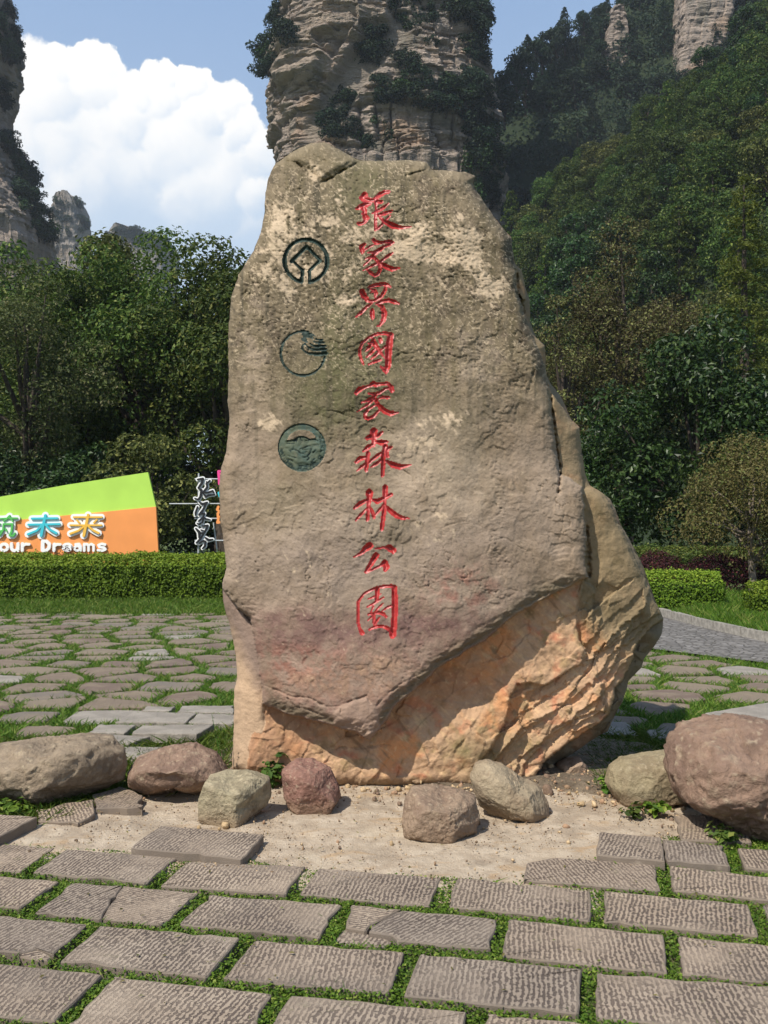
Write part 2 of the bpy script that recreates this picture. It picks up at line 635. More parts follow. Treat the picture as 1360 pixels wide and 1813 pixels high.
pad = obj('concrete_pad', make_mesh('concrete_pad', np.stack([X, Y, Z], -1).reshape(-1, 3), q, M_PAD, True))
tag(pad, kind='structure')

# loose gravelly soil round the foot of the big stone
m, nt, out = new_mat('gravelly_soil')
tc = nt.n('TexCoord').outputs['Object']
b = nt.noise(tc, 12, 6, 0.7)
d = nt.noise(tc, 60, 5, 0.75)
c = nt.mix(nt.ramp(b, 0.35, 0.65), (0.14, 0.105, 0.070), (0.27, 0.21, 0.145))
c = nt.mix(nt.ramp(d, 0.58, 0.7, 0, 0.8), c, (0.42, 0.34, 0.25))
principled(nt, out, c, 0.95, nt.math('ADD', b, d), 0.03, 1.0)
M_SOIL = m
soil_poly = [(380, 1330), (395, 1385), (500, 1392), (600, 1395), (700, 1405), (850, 1408), (1000, 1405), (1100, 1425), (1190, 1440), (1260, 1400), (1200, 1310),
             (1050, 1290), (700, 1285), (420, 1290)]
SOILG = [G(*p)[:2] for p in soil_poly]
xs, ys = np.linspace(-1.6, 2.8, 130), np.linspace(4.9, 7.4, 80)
X, Y = np.meshgrid(xs, ys, indexing='ij')
sd = poly_sdf(X + 0.08 * fbm2(X * 4, Y * 4, 3, 2), Y + 0.08 * fbm2(X * 4, Y * 4, 3, 8), SOILG)
Z = -0.03 + 0.045 * sstep(0, 0.35, sd) + 0.02 * fbm2(X * 5, Y * 5, 4, 4) * sstep(0, 0.2, sd) - 0.06 * sstep(0.0, 0.06, -sd)
idx = np.arange(X.size).reshape(X.shape)
keep = sd > -0.07
fk = keep[:-1, :-1] & keep[1:, :-1] & keep[1:, 1:] & keep[:-1, 1:]
q = np.stack([idx[:-1, :-1], idx[1:, :-1], idx[1:, 1:], idx[:-1, 1:]], -1)[fk]
tag(obj('soil', make_mesh('soil', np.stack([X, Y, Z], -1).reshape(-1, 3), q, M_SOIL, True)), kind='structure')

# ------------------------------------------------------------------ grass blades
def blades(px, py, pz, h, w, rng, lean=0.5):
    n = len(px)
    pz = pz + 0 * px
    th = rng.uniform(0, 2 * np.pi, n)
    hh = h * rng.uniform(0.45, 1.25, n)
    ww = w * rng.uniform(0.7, 1.3, n)
    d = rng.normal(size=(n, 2)) * lean * hh[:, None]
    v = np.empty((n, 4, 3))
    cx, sx_ = np.cos(th) * ww, np.sin(th) * ww
    v[:, 0] = np.stack([px - cx, py - sx_, pz], -1)
    v[:, 1] = np.stack([px + cx, py + sx_, pz], -1)
    v[:, 2] = np.stack([px + cx * 0.5 + d[:, 0] * 0.5, py + sx_ * 0.5 + d[:, 1] * 0.5, pz + hh * 0.6], -1)
    v[:, 3] = np.stack([px + d[:, 0], py + d[:, 1], pz + hh], -1)
    return v.reshape(-1, 3), np.arange(4 * n).reshape(n, 4), np.repeat(rng.uniform(0, 1, n), 4)


LEAF_GRASS = leaf_mat('grass_blades', (0.045, 0.100, 0.009), (0.125, 0.20, 0.022), (0.22, 0.23, 0.06), trans=0.3)

# ------------------------------------------------------------------ chiselled paving slabs
m, nt, out = new_mat('chiselled_stone')
tc = nt.n('TexCoord').outputs['Object']
oi = nt.n('ObjectInfo').outputs['Random']
off = nt.n('CombineXYZ')
nt.set(off.inputs[0], nt.math('MULTIPLY', oi, 37.0))
nt.set(off.inputs[1], nt.math('MULTIPLY', oi, 91.0))
v = nt.vmath('ADD', tc, off.outputs[0])
w1 = nt.noise(v, 7, 3, 0.6)
w2 = nt.noise(v, 38, 3, 0.6)
sx = nt.n('SeparateXYZ')
nt.l(tc, sx.inputs[0])
xx = nt.math('ADD', sx.outputs[0], nt.math('MULTIPLY', sx.outputs[1], nt.math('MULTIPLY_ADD', oi, 0.3, -0.10)))
xx = nt.math('ADD', xx, nt.math('MULTIPLY', w1, 0.030))
xx = nt.math('ADD', xx, nt.math('MULTIPLY', w2, 0.017))
wave = nt.math('SINE', nt.math('MULTIPLY', xx, 2 * math.pi / 0.0188))
brk = nt.noise(nt.scale_vec(v, (58, 46, 1)), 1.0, 4, 0.65)
gate = nt.math('SUBTRACT', wave, nt.math('MULTIPLY', nt.math('SUBTRACT', brk, 0.5), 10.0))
groove = nt.ramp(gate, -0.10, 0.50)
grain = nt.noise(v, 210, 4, 0.7)
st = nt.noise(v, 3.0, 6, 0.65)
at = nt.n('Attribute', _attribute_name='edge').outputs['Fac']
groove = nt.math('MULTIPLY', groove, at)
worn = nt.noise(v, 2.6, 4, 0.6)
groove = nt.math('MULTIPLY', groove, nt.ramp(worn, 0.34, 0.56, 0.30, 1.0))
hi = nt.mix(nt.ramp(st, 0.35, 0.68), (0.310, 0.242, 0.178), (0.410, 0.330, 0.248))
hi = nt.mix(nt.math('MULTIPLY', oi, 0.6), hi, (0.25, 0.205, 0.165))
lo = nt.mix(nt.ramp(st, 0.35, 0.65), (0.088, 0.066, 0.053), (0.140, 0.106, 0.084))
c = nt.mix(groove, hi, lo)
r2 = nt.math('FRACT', nt.math('MULTIPLY', oi, 17.3))
c = nt.mix(1.0, c, nt.mix(r2, (0.88, 0.89, 0.91), (1.10, 1.06, 1.01)), 'MULTIPLY')
c = nt.mix(nt.math('MULTIPLY', nt.math('SUBTRACT', 1.0, at), 0.7), c, (0.125, 0.10, 0.08))
c = nt.mix(nt.ramp(grain, 0.35, 0.75, 0.0, 0.45), c, (0.12, 0.095, 0.075))
moss = nt.noise(v, 5.5, 5, 0.7)
c = nt.mix(nt.ramp(moss, 0.60, 0.75, 0, 0.5), c, (0.15, 0.145, 0.07))
st2 = nt.noise(v, 1.7, 5, 0.6)
c = nt.mix(nt.ramp(st2, 0.50, 0.68, 0, 0.45), c, (0.135, 0.11, 0.09))
st3 = nt.noise(v, 13, 4, 0.6)
c = nt.mix(nt.ramp(st3, 0.62, 0.74, 0, 0.5), c, (0.36, 0.30, 0.23))
ht = nt.math('ADD', nt.math('MULTIPLY', groove, -1.0), nt.math('MULTIPLY', grain, 0.5))
principled(nt, out, c, 0.9, ht, 0.006, 1.0)
M_SLAB = m

paving = thing('stone_paving', None, None, (0, 0, 0))
tag(paving, kind='structure')
SLABS = []
rng = np.random.RandomState(3)


def slab(pts, z=0.0, world=False, thick=0.07, name='stone_slab', mat=None, parent=None, tilt=0.0, rough=1.0, label=None, nick=()):
    """one paving stone from its corner pixels (clockwise from back left)"""
    P = np.array([(p if world else G(p[0], p[1], z)[:2]) for p in pts], float)
    cen = P.mean(0)
    u = (P[1] - P[0]) if len(P) == 4 else (P[2] - P[0])
    ang = math.atan2(u[1], u[0])
    R = np.array([[math.cos(-ang), -math.sin(-ang)], [math.sin(-ang), math.cos(-ang)]])
    L = (P - cen) @ R.T
    area = 0.5 * sum(L[i][0] * L[(i + 1) % len(L)][1] - L[(i + 1) % len(L)][0] * L[i][1] for i in range(len(L)))
    if area < 0:
        L = L[::-1]
    out = []
    n = len(L)
    for i in range(n):
        p, q = L[i], L[(i + 1) % n]
        ln = np.linalg.norm(q - p)
        k = max(1, int(ln / 0.055))
        nrm = np.array([q[1] - p[1], p[0] - q[0]]) / (ln + 1e-9)
        r_in = min(rng.uniform(0.003, 0.012), ln * 0.2)
        ts = [r_in / ln] + [(j + rng.uniform(-0.25, 0.25)) / k for j in range(1, k)] + [1 - r_in / ln]
        for t in ts:
            d = rng.normal() * 0.0026 * rough
            if rng.uniform() < 0.12:
                d -= rng.uniform(0.004, 0.016) * rough
            out.append(p + (q - p) * t + nrm * d)
    O = np.array(out)
    m_ = len(O)
    ctr = O.mean(0)

    def inset(a):
        dv = ctr - O
        prev, nxt = np.roll(O, 1, 0), np.roll(O, -1, 0)
        t = nxt - prev
        nn = np.stack([-t[:, 1], t[:, 0]], -1)
        nn /= np.linalg.norm(nn, axis=1, keepdims=True) + 1e-9
        return O + nn * a
    rings = [(O, -thick), (O, -0.006), (inset(0.004), -0.001), (inset(0.014), 0.0)]
    V, E = [], []
    for r, zz in rings:
        for p in r:
            V.append((p[0], p[1], zz + (rng.normal() * 0.0012 if zz > -0.02 else 0)))
    E = [0.0] * (2 * m_) + [0.1] * m_ + [1.0] * m_
    Fc = []
    for k in range(3):
        for i in range(m_):
            j = (i + 1) % m_
            Fc.append((k * m_ + i, k * m_ + j, (k + 1) * m_ + j, (k + 1) * m_ + i))
    V.append((ctr[0], ctr[1], 0.0005))
    E.append(1.0)
    for i in range(m_):
        Fc.append((3 * m_ + i, 3 * m_ + (i + 1) % m_, 4 * m_))
    me = make_mesh(name, V, Fc, mat or M_SLAB, False)
    a = me.attributes.new('edge', 'FLOAT', 'POINT')
    a.data.foreach_set('value', np.array(E, np.float32))
    o = obj(name, me, parent or paving, (cen[0], cen[1], z), (tilt * rng.normal(), tilt * rng.normal(), ang))
    SLABS.append(P)
    return o


S = [  # raised stones beside the pad
    ([(-190, 1430), (66, 1446), (-20, 1490), (-290, 1472)], 0.045), ([(284, 1462), (469, 1477), (430, 1519), (230, 1500)], 0.035),
    ([(1062, 1472), (1171, 1483), (1178, 1524), (1055, 1512)], 0.03), ([(1172.5, 1484), (1279, 1496.5), (1291, 1532.5), (1180, 1523)], 0.022),
    ([(1305, 1500), (1480, 1515), (1500, 1556), (1318, 1535)], 0.01), ([(1192, 1438), (1310, 1452), (1330, 1490), (1206, 1486)], 0.01),
    # second row
    ([(-150, 1484), (98, 1500), (35, 1543), (-220, 1524)], 0), ([(118, 1503.5), (314.5, 1518), (259, 1562.5), (58, 1544)], 0.004),
    ([(330, 1524), (541.5, 1534), (504, 1583), (284, 1567)], 0.004), ([(567, 1537), (781.5, 1552.7), (759.6, 1603.5), (528.6, 1583)], 0),
    ([(810, 1552.7), (1046.6, 1577), (1046, 1630.6), (790, 1603.5)], 0), ([(1070.6, 1576), (1325, 1600.6), (1342.4, 1657), (1070.6, 1632)], 0.004),
    ([(1349, 1600.6), (1620, 1622), (1650, 1690), (1375, 1660)], 0), ([(933, 1528), (985, 1518), (1160, 1530), (1168, 1576), (926, 1558)], 0.004),
    ([(1185, 1532.5), (1430, 1560), (1445, 1602), (1192.4, 1576)], 0.003), ([(1460, 1562), (1700, 1590), (1730, 1635), (1470, 1605)], 0),
    # third row
    ([(-140, 1541), (106.5, 1560), (35.5, 1608), (-230, 1588)], 0), ([(128.5, 1562.4), (218, 1568), (204, 1587), (194, 1601), (179, 1626), (61, 1615)], 0.003),
    ([(218.7, 1568.1), (350, 1580), (289, 1637), (180, 1626.3), (195, 1601.6), (205, 1587)], 0.0),
    ([(372, 1583.7), (604, 1601), (565.8, 1659), (318, 1636.5)], 0), ([(622.6, 1602), (711, 1610.3), (656, 1637), (650, 1647), (610, 1641)], 0.002),
    ([(712.5, 1610.8), (881.3, 1626), (867.8, 1679.5), (699, 1664), (690, 1655), (652, 1648), (658, 1637.6)], 0.003),
    ([(608, 1645), (650, 1651), (684, 1659), (694, 1667), (680, 1678), (591, 1671)], -0.016),
    ([(901, 1627), (1175.8, 1655), (1182.8, 1722), (887.8, 1691)], 0.003), ([(1199.4, 1657.6), (1460, 1683), (1480, 1752), (1206.5, 1723)], 0),
    # fourth row
    ([(-100, 1612), (153.9, 1635.5), (92, 1690), (70, 1678), (38, 1686), (-190, 1672)], 0.002), ([(71, 1680), (90, 1692), (84.5, 1701.5), (30, 1692), (40, 1688)], -0.004),
    ([(179, 1639), (424.4, 1659), (367, 1728), (105, 1700.8)], 0.002), ([(450, 1664), (717.3, 1685.7), (688.6, 1758.4), (394, 1731)], 0),
    ([(744.4, 1688), (1031, 1714.8), (1023, 1794.6), (714, 1761.7)], 0.004), ([(1056.5, 1721), (1390, 1749), (1410, 1835), (1053.7, 1799.6)], 0),
    # nearest row
    ([(-70, 1697), (182.6, 1725), (93, 1809.7), (-170, 1780)], 0), ([(203, 1728.5), (482, 1758), (436, 1845), (116, 1815)], 0.003),
    ([(512.7, 1761), (827, 1790.5), (800, 1885), (455, 1858)], 0), ([(859, 1794), (1170, 1824), (1165, 1925), (838, 1895)], 0.002),
    ([(1198, 1828), (1540, 1858), (1560, 1965), (1196, 1932)], 0), ([(-330, 1800), (64, 1835), (-60, 1945), (-420, 1900)], 0)]
for pts, z in S:
    slab(pts, z, tilt=0.004)
# the same bond carried on towards the viewer and to both sides
u = np.array(G(1046, 1577) - G(567, 1537))[:2] / 2.0
u = (G(881.3, 1626) - G(622.6, 1602))[:2]
uh = u / np.linalg.norm(u)
vh = np.array([uh[1], -uh[0]])
o0 = G(512.7, 1761)[:2]
for r in range(-6, 7):
    for c_ in range(-6, 8):
        a = o0 + vh * 0.335 * r + uh * (0.64 * c_ + 0.32 * (r % 2) + 0.02 * rng.normal())
        quad = [a, a + uh * 0.58, a + uh * 0.58 + vh * 0.30, a + vh * 0.30]
        if any(in_poly(np.array([p[0]]), np.array([p[1]]), s)[0] for p in quad + [sum(quad) / 4] for s in SLABS) or \
                any(in_poly(np.append(s[:, 0], s[:, 0].mean()), np.append(s[:, 1], s[:, 1].mean()), quad).any() for s in SLABS):
            continue
        qc = sum(quad) / 4
        if qc[1] > 2.9 and (abs(qc[0]) < 0.43 * qc[1] + 0.25 or qc[1] > 4.35 or abs(qc[0]) > 4):
            continue
        slab(quad, 0, True)

# clover and moss in the joints
region = [(-420, 1478), (60, 1495), (230, 1506), (330, 1522), (440, 1518), (470, 1526), (560, 1536), (800, 1552), (915, 1558), (940, 1530), (1050, 1522), (1060, 1505),
          (1180, 1480), (1300, 1478), (1420, 1460), (1800, 1500), (1800, 2300), (-600, 2300)]
RG = [G(*p)[:2] for p in region]
rng = np.random.RandomState(11)
n = 520000
px = rng.uniform(-2.6, 2.9, n)
py = 1.9 + (5.6 - 1.9) * rng.uniform(0, 1, n)
ok = in_poly(px, py, RG)
px, py = px[ok], py[ok]
ok = np.ones(len(px), bool)
for s in SLABS:
    bb = (px > s[:, 0].min()) & (px < s[:, 0].max()) & (py > s[:, 1].min()) & (py < s[:, 1].max())
    ii = np.nonzero(bb)[0]
    if len(ii):
        cc = s.mean(0)
        sh_ = cc + (s - cc) * 1.0
        ok[ii[in_poly(px[ii], py[ii], sh_)]] = False
px, py = px[ok], py[ok]
dn = fbm2(px * 3.0, py * 3.0, 3, 21)
keep = rng.uniform(size=len(px)) < np.clip(0.95 + 1.3 * dn, 0.12, 1)
px, py = px[keep][:150000], py[keep][:150000]
pz = -0.032 + 0.030 * rng.uniform(0, 1, len(px)) ** 0.7 + 0.012 * fbm2(px * 8, py * 8, 2, 5)
N_ = rng.normal(size=(len(px), 3)) * 0.5 + np.array([0, 0, 1.0])
v, f, t = leaves(np.stack([px, py, pz], -1), N_, 0.0118, rng, 0.8, 0.05)
cl = obj('clover', make_mesh('clover', v, f, LEAF_CLOVER, tint=t))
k_ = rng.choice(len(px), 11000, False)
v, f, t = blades(px[k_], py[k_], -0.03, 0.034, 0.0022 + 0 * px[k_], rng, 0.9)
tag(obj('joint_blades', make_mesh('joint_blades', v, f, LEAF_GRASS, tint=t)), 'fine grass blades standing among the clover of the paving joints', 'grass', kind='stuff')
tag(cl, 'tiny bright green clover filling the joints of the chiselled paving', 'clover', kind='stuff')


# ------------------------------------------------------------------ irregular flagstones behind
m, nt, out = new_mat('flagstone')
tc = nt.n('TexCoord').outputs['Object']
oi = nt.n('ObjectInfo').outputs['Random']
off = nt.n('CombineXYZ')
nt.set(off.inputs[0], nt.math('MULTIPLY', oi, 53.0))
v_ = nt.vmath('ADD', tc, off.outputs[0])
a = nt.noise(v_, 4, 6, 0.65)
b = nt.noise(v_, 40, 5, 0.7)
c = nt.mix(oi, (0.140, 0.095, 0.078), (0.205, 0.165, 0.118))
c = nt.mix(nt.ramp(nt.math('FRACT', nt.math('MULTIPLY', oi, 7.3)), 0.55, 0.9), c, (0.165, 0.14, 0.115))
c = nt.mix(nt.ramp(a, 0.4, 0.7), c, (0.225, 0.178, 0.125))
c = nt.mix(nt.ramp(b, 0.5, 0.75, 0, 0.5), c, (0.11, 0.085, 0.07))
principled(nt, out, c, 0.9, nt.math('ADD', nt.math('MULTIPLY', a, 2.0), b), 0.02, 0.9)
M_FLAG = m
m, nt, out = new_mat('pale_flagstone')
tc = nt.n('TexCoord').outputs['Object']
a = nt.noise(tc, 4, 6, 0.65)
b = nt.noise(tc, 60, 5, 0.7)
c = nt.mix(nt.ramp(a, 0.35, 0.7), (0.22, 0.195, 0.165), (0.32, 0.285, 0.24))
c = nt.mix(nt.ramp(b, 0.5, 0.75, 0, 0.5), c, (0.14, 0.12, 0.10))
principled(nt, out, c, 0.9, nt.math('ADD', a, b), 0.015, 0.9)
M_FLAGP = m

flagpave = thing('flagstone_paving', None, None, (0, 0, 0))
tag(flagpave, kind='structure')
FL = []


def flag(poly, z, mat, thick=0.07, name='flagstone'):
    P = np.asarray(poly, float)
    for _ in range(1):                                        # rounded corners
        Q = []
        for i in range(len(P)):
            p, q_ = P[i], P[(i + 1) % len(P)]
            Q += [p * 0.90 + q_ * 0.10, p * 0.5 + q_ * 0.5, p * 0.10 + q_ * 0.90]
        P = np.array(Q)
    cen = P.mean(0)
    L = P - cen
    if sum(L[i][0] * L[(i + 1) % len(L)][1] - L[(i + 1) % len(L)][0] * L[i][1] for i in range(len(L))) < 0:
        L = L[::-1]
    L = L * (1 + 0.035 * rng.normal(size=(len(L), 1)))
    k = len(L)
    V = [(p[0], p[1], -thick) for p in L] + [(p[0], p[1], -0.007) for p in L] + [(p[0] * 0.965, p[1] * 0.965, 0.0 + rng.normal() * 0.002) for p in L] + [(0, 0, 0.001)]
    Fc = [(r * k + i, r * k + (i + 1) % k, (r + 1) * k + (i + 1) % k, (r + 1) * k + i) for r in range(2) for i in range(k)]
    Fc += [(2 * k + i, 2 * k + (i + 1) % k, 3 * k) for i in range(k)]
    me = make_mesh(name, V, Fc, mat)
    FL.append(P)
    return (me, (cen[0], cen[1], z))


rng = np.random.RandomState(23)
flat_slabs = [[(238, 1260), (348, 1262), (327, 1279.5), (204, 1278)], [(351, 1263), (420, 1265), (412, 1282), (332, 1279.5)], [(176, 1282), (241, 1283), (222, 1297), (157, 1296)],
              [(252, 1284), (380, 1281), (349.5, 1300), (233, 1297.5)], [(147, 1299), (268, 1303), (226, 1318), (107, 1317)], [(194, 1322), (290, 1322), (270, 1342), (160, 1338)],
              [(259, 1250), (312, 1251), (300, 1258.5), (254, 1258)], [(323, 1249), (414, 1249), (414, 1262), (315, 1260)], [(1072, 1276), (1108, 1278), (1131, 1301), (1067, 1299)],
              [(1144, 1291), (1205, 1294), (1208, 1306), (1154, 1307)], [(1247, 1262), (1362, 1243), (1440, 1262), (1430, 1292), (1300, 1280)]]
for k, p in enumerate(flat_slabs):
    n0 = len(SLABS)
    slab(p, 0.035 if k == 3 else 0.012, mat=M_FLAGP, parent=flagpave, name='cut_slab', rough=1.6)
    FL.append(SLABS[n0])
fixed = list(FL)


def half_clip(poly, mid, nrm):
    out = []
    for i in range(len(poly)):
        p, q_ = poly[i], poly[(i + 1) % len(poly)]
        a, b = (p - mid) @ nrm, (q_ - mid) @ nrm
        if a <= 0:
            out.append(p)
        if a * b < 0:
            out.append(p + (q_ - p) * a / (a - b))
    return out


seeds = []
yy = 5.9
row = 0
while yy < 18.2:
    step = 0.46 + 0.010 * (yy - 6)
    xw = -(0.47 * yy + 1.6)
    x = xw + rng.uniform(0, 0.5)
    while x < 0.47 * yy + 1.2:
        seeds.append((x + rng.uniform(-0.14, 0.14), yy + rng.uniform(-0.12, 0.12)))
        x += rng.uniform(0.48, 0.92)
    yy += step
    row += 1
seeds = np.array(seeds)
left_zone = [G(-500, 1345)[:2], G(420, 1288)[:2], (-0.2, 7.2), (-0.2, 16.8), (-12, 16.8), (-12, 6)]
right_zone = [(0.3, 7.9), G(1060, 1305)[:2], G(1240, 1320)[:2], G(1500, 1370)[:2], (7.0, 8.3), (4.45, 10.7), (3.3, 12.1), (0.3, 12.5)]
count = 0
far_V, far_F, far_o = [], [], 0
cells = []
for i, s in enumerate(seeds):
    if not (in_poly(np.array([s[0]]), np.array([s[1]]), left_zone)[0] or in_poly(np.array([s[0]]), np.array([s[1]]), right_zone)[0]):
        continue
    if any(poly_sdf(np.array([s[0]]), np.array([s[1]]), f_)[0] > -0.16 for f_ in fixed):
        continue
    poly = [s + np.array(d) for d in ((-0.7, -0.5), (0.7, -0.5), (0.7, 0.5), (-0.7, 0.5))]
    dist = np.hypot(seeds[:, 0] - s[0], seeds[:, 1] - s[1])
    for j in np.argsort(dist)[1:14]:
        o_ = seeds[j]
        poly = half_clip(poly, (s + o_) / 2, (o_ - s) / np.linalg.norm(o_ - s))
    if len(poly) < 3:
        continue
    c_ = np.mean(poly, 0)
    gap = rng.uniform(0.03, 0.115)
    poly = [c_ + (p - c_) * max(0.5, 1 - gap / (np.linalg.norm(p - c_) + 1e-6)) for p in poly]
    cells.append((math.hypot(*s), poly))
cells.sort(key=lambda t: t[0])
for k, (dist, poly) in enumerate(cells):
    me, loc = flag(poly, rng.uniform(-0.030, -0.014), M_FLAGP if rng.uniform() < 0.05 else M_FLAG)
    vis = project(np.array(loc))
    hidden = 430 < vis[0] < 1050
    if count < 285 and not hidden:
        obj('flagstone', me, flagpave, loc, (rng.normal() * 0.012, rng.normal() * 0.012, 0))
        count += 1
    else:
        vv = np.array([tuple(v.co) for v in me.vertices]) + np.array(loc)
        far_V.append(vv)
        far_F += [tuple(i + far_o for i in p.vertices) for p in me.polygons]
        far_o += len(vv)
        bpy.data.meshes.remove(me)
if far_V:
    o_ = obj('far_flagstones', make_mesh('far_flagstones', np.concatenate(far_V), far_F, M_FLAG), flagpave)
    o_['kind'] = 'stuff'

# grass growing in those joints
n = 340000
yy = 5.7 + (18.5 - 5.7) * rng.uniform(0, 1, n) ** 1.25
xx = rng.uniform(-1, 1, n) * (0.46 * yy + 0.8)
ok = (in_poly(xx, yy, left_zone) | in_poly(xx, yy, right_zone))
xx, yy = xx[ok], yy[ok]
ok = np.ones(len(xx), bool)
for s in FL:
    bb = (xx > s[:, 0].min()) & (xx < s[:, 0].max()) & (yy > s[:, 1].min()) & (yy < s[:, 1].max())
    ii = np.nonzero(bb)[0]
    if len(ii):
        cc = s.mean(0)
        ok[ii[in_poly(xx[ii], yy[ii], cc + (s - cc) * 0.97)]] = False
xx, yy = xx[ok], yy[ok]
dn = fbm2(xx * 0.9, yy * 0.9, 4, 31)
keep = rng.uniform(size=len(xx)) < np.clip(1.1 + 1.3 * dn, 0.2, 1)
xx, yy = xx[keep], yy[keep]
v, f, t = blades(xx, yy, -0.05, 0.060, 0.0055 + 0 * xx, rng, 0.7)
tag(obj('joint_grass', make_mesh('joint_grass', v, f, LEAF_GRASS, tint=t)), 'short green grass growing between the irregular flagstones', 'grass', kind='stuff')

# lawn strip in front of the left hedge
n = 38000
xx = rng.uniform(-9.5, -1.0, n)
yy = rng.uniform(16.4, 20.0, n)
v, f, t = blades(xx, yy, -0.05, 0.10, 0.009 + 0 * xx, rng, 0.6)
tag(obj('lawn_strip', make_mesh('lawn_strip', v, f, LEAF_GRASS, tint=t)), 'mown strip of lawn in front of the long left hedge', 'lawn', kind='stuff')

# ------------------------------------------------------------------ path of small setts with a kerb (right)
m, nt, out = new_mat('setts')
tc = nt.n('TexCoord').outputs['Object']
vo = nt.n('TexVoronoi', _feature='DISTANCE_TO_EDGE')
nt.set(vo.inputs['Vector'], tc)
vo.inputs['Scale'].default_value = 8.5
vc = nt.n('TexVoronoi')
nt.set(vc.inputs['Vector'], tc)
vc.inputs['Scale'].default_value = 8.5
b = nt.noise(tc, 50, 4, 0.7)
c = nt.mix(vc.outputs['Color'], (0.10, 0.092, 0.085), (0.21, 0.195, 0.18))
c = nt.mix(nt.ramp(vo.outputs[0], 0.0, 0.07), (0.10, 0.09, 0.075), c)
principled(nt, out, c, 0.9, nt.math('ADD', nt.ramp(vo.outputs[0], 0, 0.12), nt.math('MULTIPLY', b, 0.3)), 0.02, 1.0)
M_SETT = m
kerb_line = [(7.4, 8.4), (6.2, 10.0), (5.55, 11.4), (5.2, 12.6), (4.95, 14.2), (4.8, 16.0), (4.7, 18.5), (4.9, 24)]
road_poly = [(3.3, 12.15), (4.45, 10.75), (5.6, 9.6), (7.0, 8.2), (7.4, 8.4)] + kerb_line[1:] + [(2.6, 24), (2.2, 16)]
tag(obj('cobbled_path', make_mesh('cobbled_path', [(x, y, -0.02) for x, y in road_poly], [tuple(range(len(road_poly)))], M_SETT)), kind='structure')
M_KERB = simple_mat('kerb_stone', (0.24, 0.22, 0.19), 0.9, 0.25, 14)
kerb = thing('kerb', None, None)
tag(kerb, kind='structure')
K = np.array(kerb_line)
seg = np.linalg.norm(np.diff(K, axis=0), axis=1)
cum = np.concatenate([[0], np.cumsum(seg)])
s_ = 0.0
while s_ < cum[-1] - 0.8:
    def at_(s):
        i = min(np.searchsorted(cum, s, 'right') - 1, len(seg) - 1)
        return K[i] + (K[i + 1] - K[i]) * (s - cum[i]) / seg[i]
    p, q_ = at_(s_ + 0.008), at_(s_ + 0.78)
    d = q_ - p
    L = np.linalg.norm(d)
    v, f = box(0, L, -0.12, 0, -0.08, 0.10)
    v[4:, 1] += np.array([0.012, 0.012, -0.012, -0.012])
    v += rng.normal(size=v.shape) * 0.004
    obj('kerb_stone', make_mesh('kerb_stone', v, f, M_KERB), kerb, (p[0], p[1], 0), (0, 0, math.atan2(d[1], d[0])))
    s_ += 0.79

# grass bank behind the kerb
n = 45000
yy = rng.uniform(10, 20, n)
kx = np.interp(yy, K[:, 1], K[:, 0])
xx = kx + 0.14 + rng.uniform(0, 1, n) ** 1.3 * 4.6
v, f, t = blades(xx, yy, -0.03 + 0.10 * sstep(0, 0.6, xx - kx), 0.15 * (1 + 0.8 * fbm2(xx * 1.5, yy * 1.5, 3, 61)), 0.008 + 0 * xx, rng, 0.45)
tag(obj('verge_grass', make_mesh('verge_grass', v, f, LEAF_GRASS, tint=t)), 'long grass on the verge between kerb and right hedge', 'grass', kind='stuff')
bank_poly = [(x + 0.10, y, 0.04) for x, y in kerb_line] + [(14, 24, 0.05), (14, 8.4, 0.05)]
tag(obj('verge', make_mesh('verge', bank_poly, [tuple(range(len(bank_poly)))], M_GROUND)), kind='structure')

# ================================================================== THE INSCRIBED BOULDER
Y0 = 5.75
SIL = [(573, 251.6), (584, 256), (610, 270), (637, 284), (676, 285), (720, 283), (755, 287), (765, 300), (800, 302.6), (826, 305), (842, 312), (838, 324), (842, 334),
       (860, 362), (877, 388), (905, 420.5), (909, 453), (913, 470), (923.6, 477.6), (931, 511.6), (938, 533), (939, 570), (948, 596), (965, 612), (967, 664), (974, 678),
       (993, 701.5), (1011.6, 743), (1025.5, 755.6), (1028.6, 786.5), (1036, 839), (1044, 858.5), (1062, 870), (1079.6, 883), (1089, 898.7), (1098, 926.5), (1123, 969.7),
       (1138, 1000.6), (1150.6, 1037.7), (1160, 1062), (1175, 1096), (1172, 1121), (1160, 1142.7), (1147, 1158), (1140, 1167), (1135, 1183), (1113.5, 1204.5), (1104, 1238),
       (1085.7, 1272), (1076.5, 1294), (1048.7, 1309.5), (1014.7, 1334), (985, 1352), (980, 1380), (934, 1392), (857, 1395), (780, 1395), (600, 1398), (500, 1392), (430, 1372), (411, 1360),
       (413, 1310), (414, 1280.5), (414.6, 1222), (420, 1203), (419, 1172), (413, 1132), (406, 1104), (395, 1067), (394, 1033), (401, 1005.6), (396, 956), (390, 925), (388, 863.5),
       (391, 832.6), (400, 802), (404, 770.5), (407, 740), (403, 708.7), (405, 662), (404, 594.4), (409, 526.5), (423, 486), (449.5, 443), (462, 412), (469, 375), (469.6, 344),
       (477, 310), (486.5, 291.8), (505, 277), (528, 263), (550, 254)]
P_FRONT = [(300, 100), (842, 100), (842, 334), (877, 388), (905, 420.5), (908, 453), (915, 500), (928, 552), (941, 590), (955, 622), (966, 650), (971, 690), (977, 730), (984, 790), (992, 838),
           (1010, 846), (1030, 862), (1035, 902), (1038, 942), (1037, 990), (1041, 1022), (1021, 1031.5), (977.7, 1053), (934, 1076), (903.5, 1097), (857, 1134), (805, 1165), (780, 1182), (744, 1214),
           (704, 1245), (676, 1287), (655, 1312), (627, 1295), (578, 1282), (513, 1266), (466, 1247), (463, 1212), (457, 1172), (448, 1110), (442, 1092), (423, 1078), (404, 1052), (380, 1030), (300, 900)]
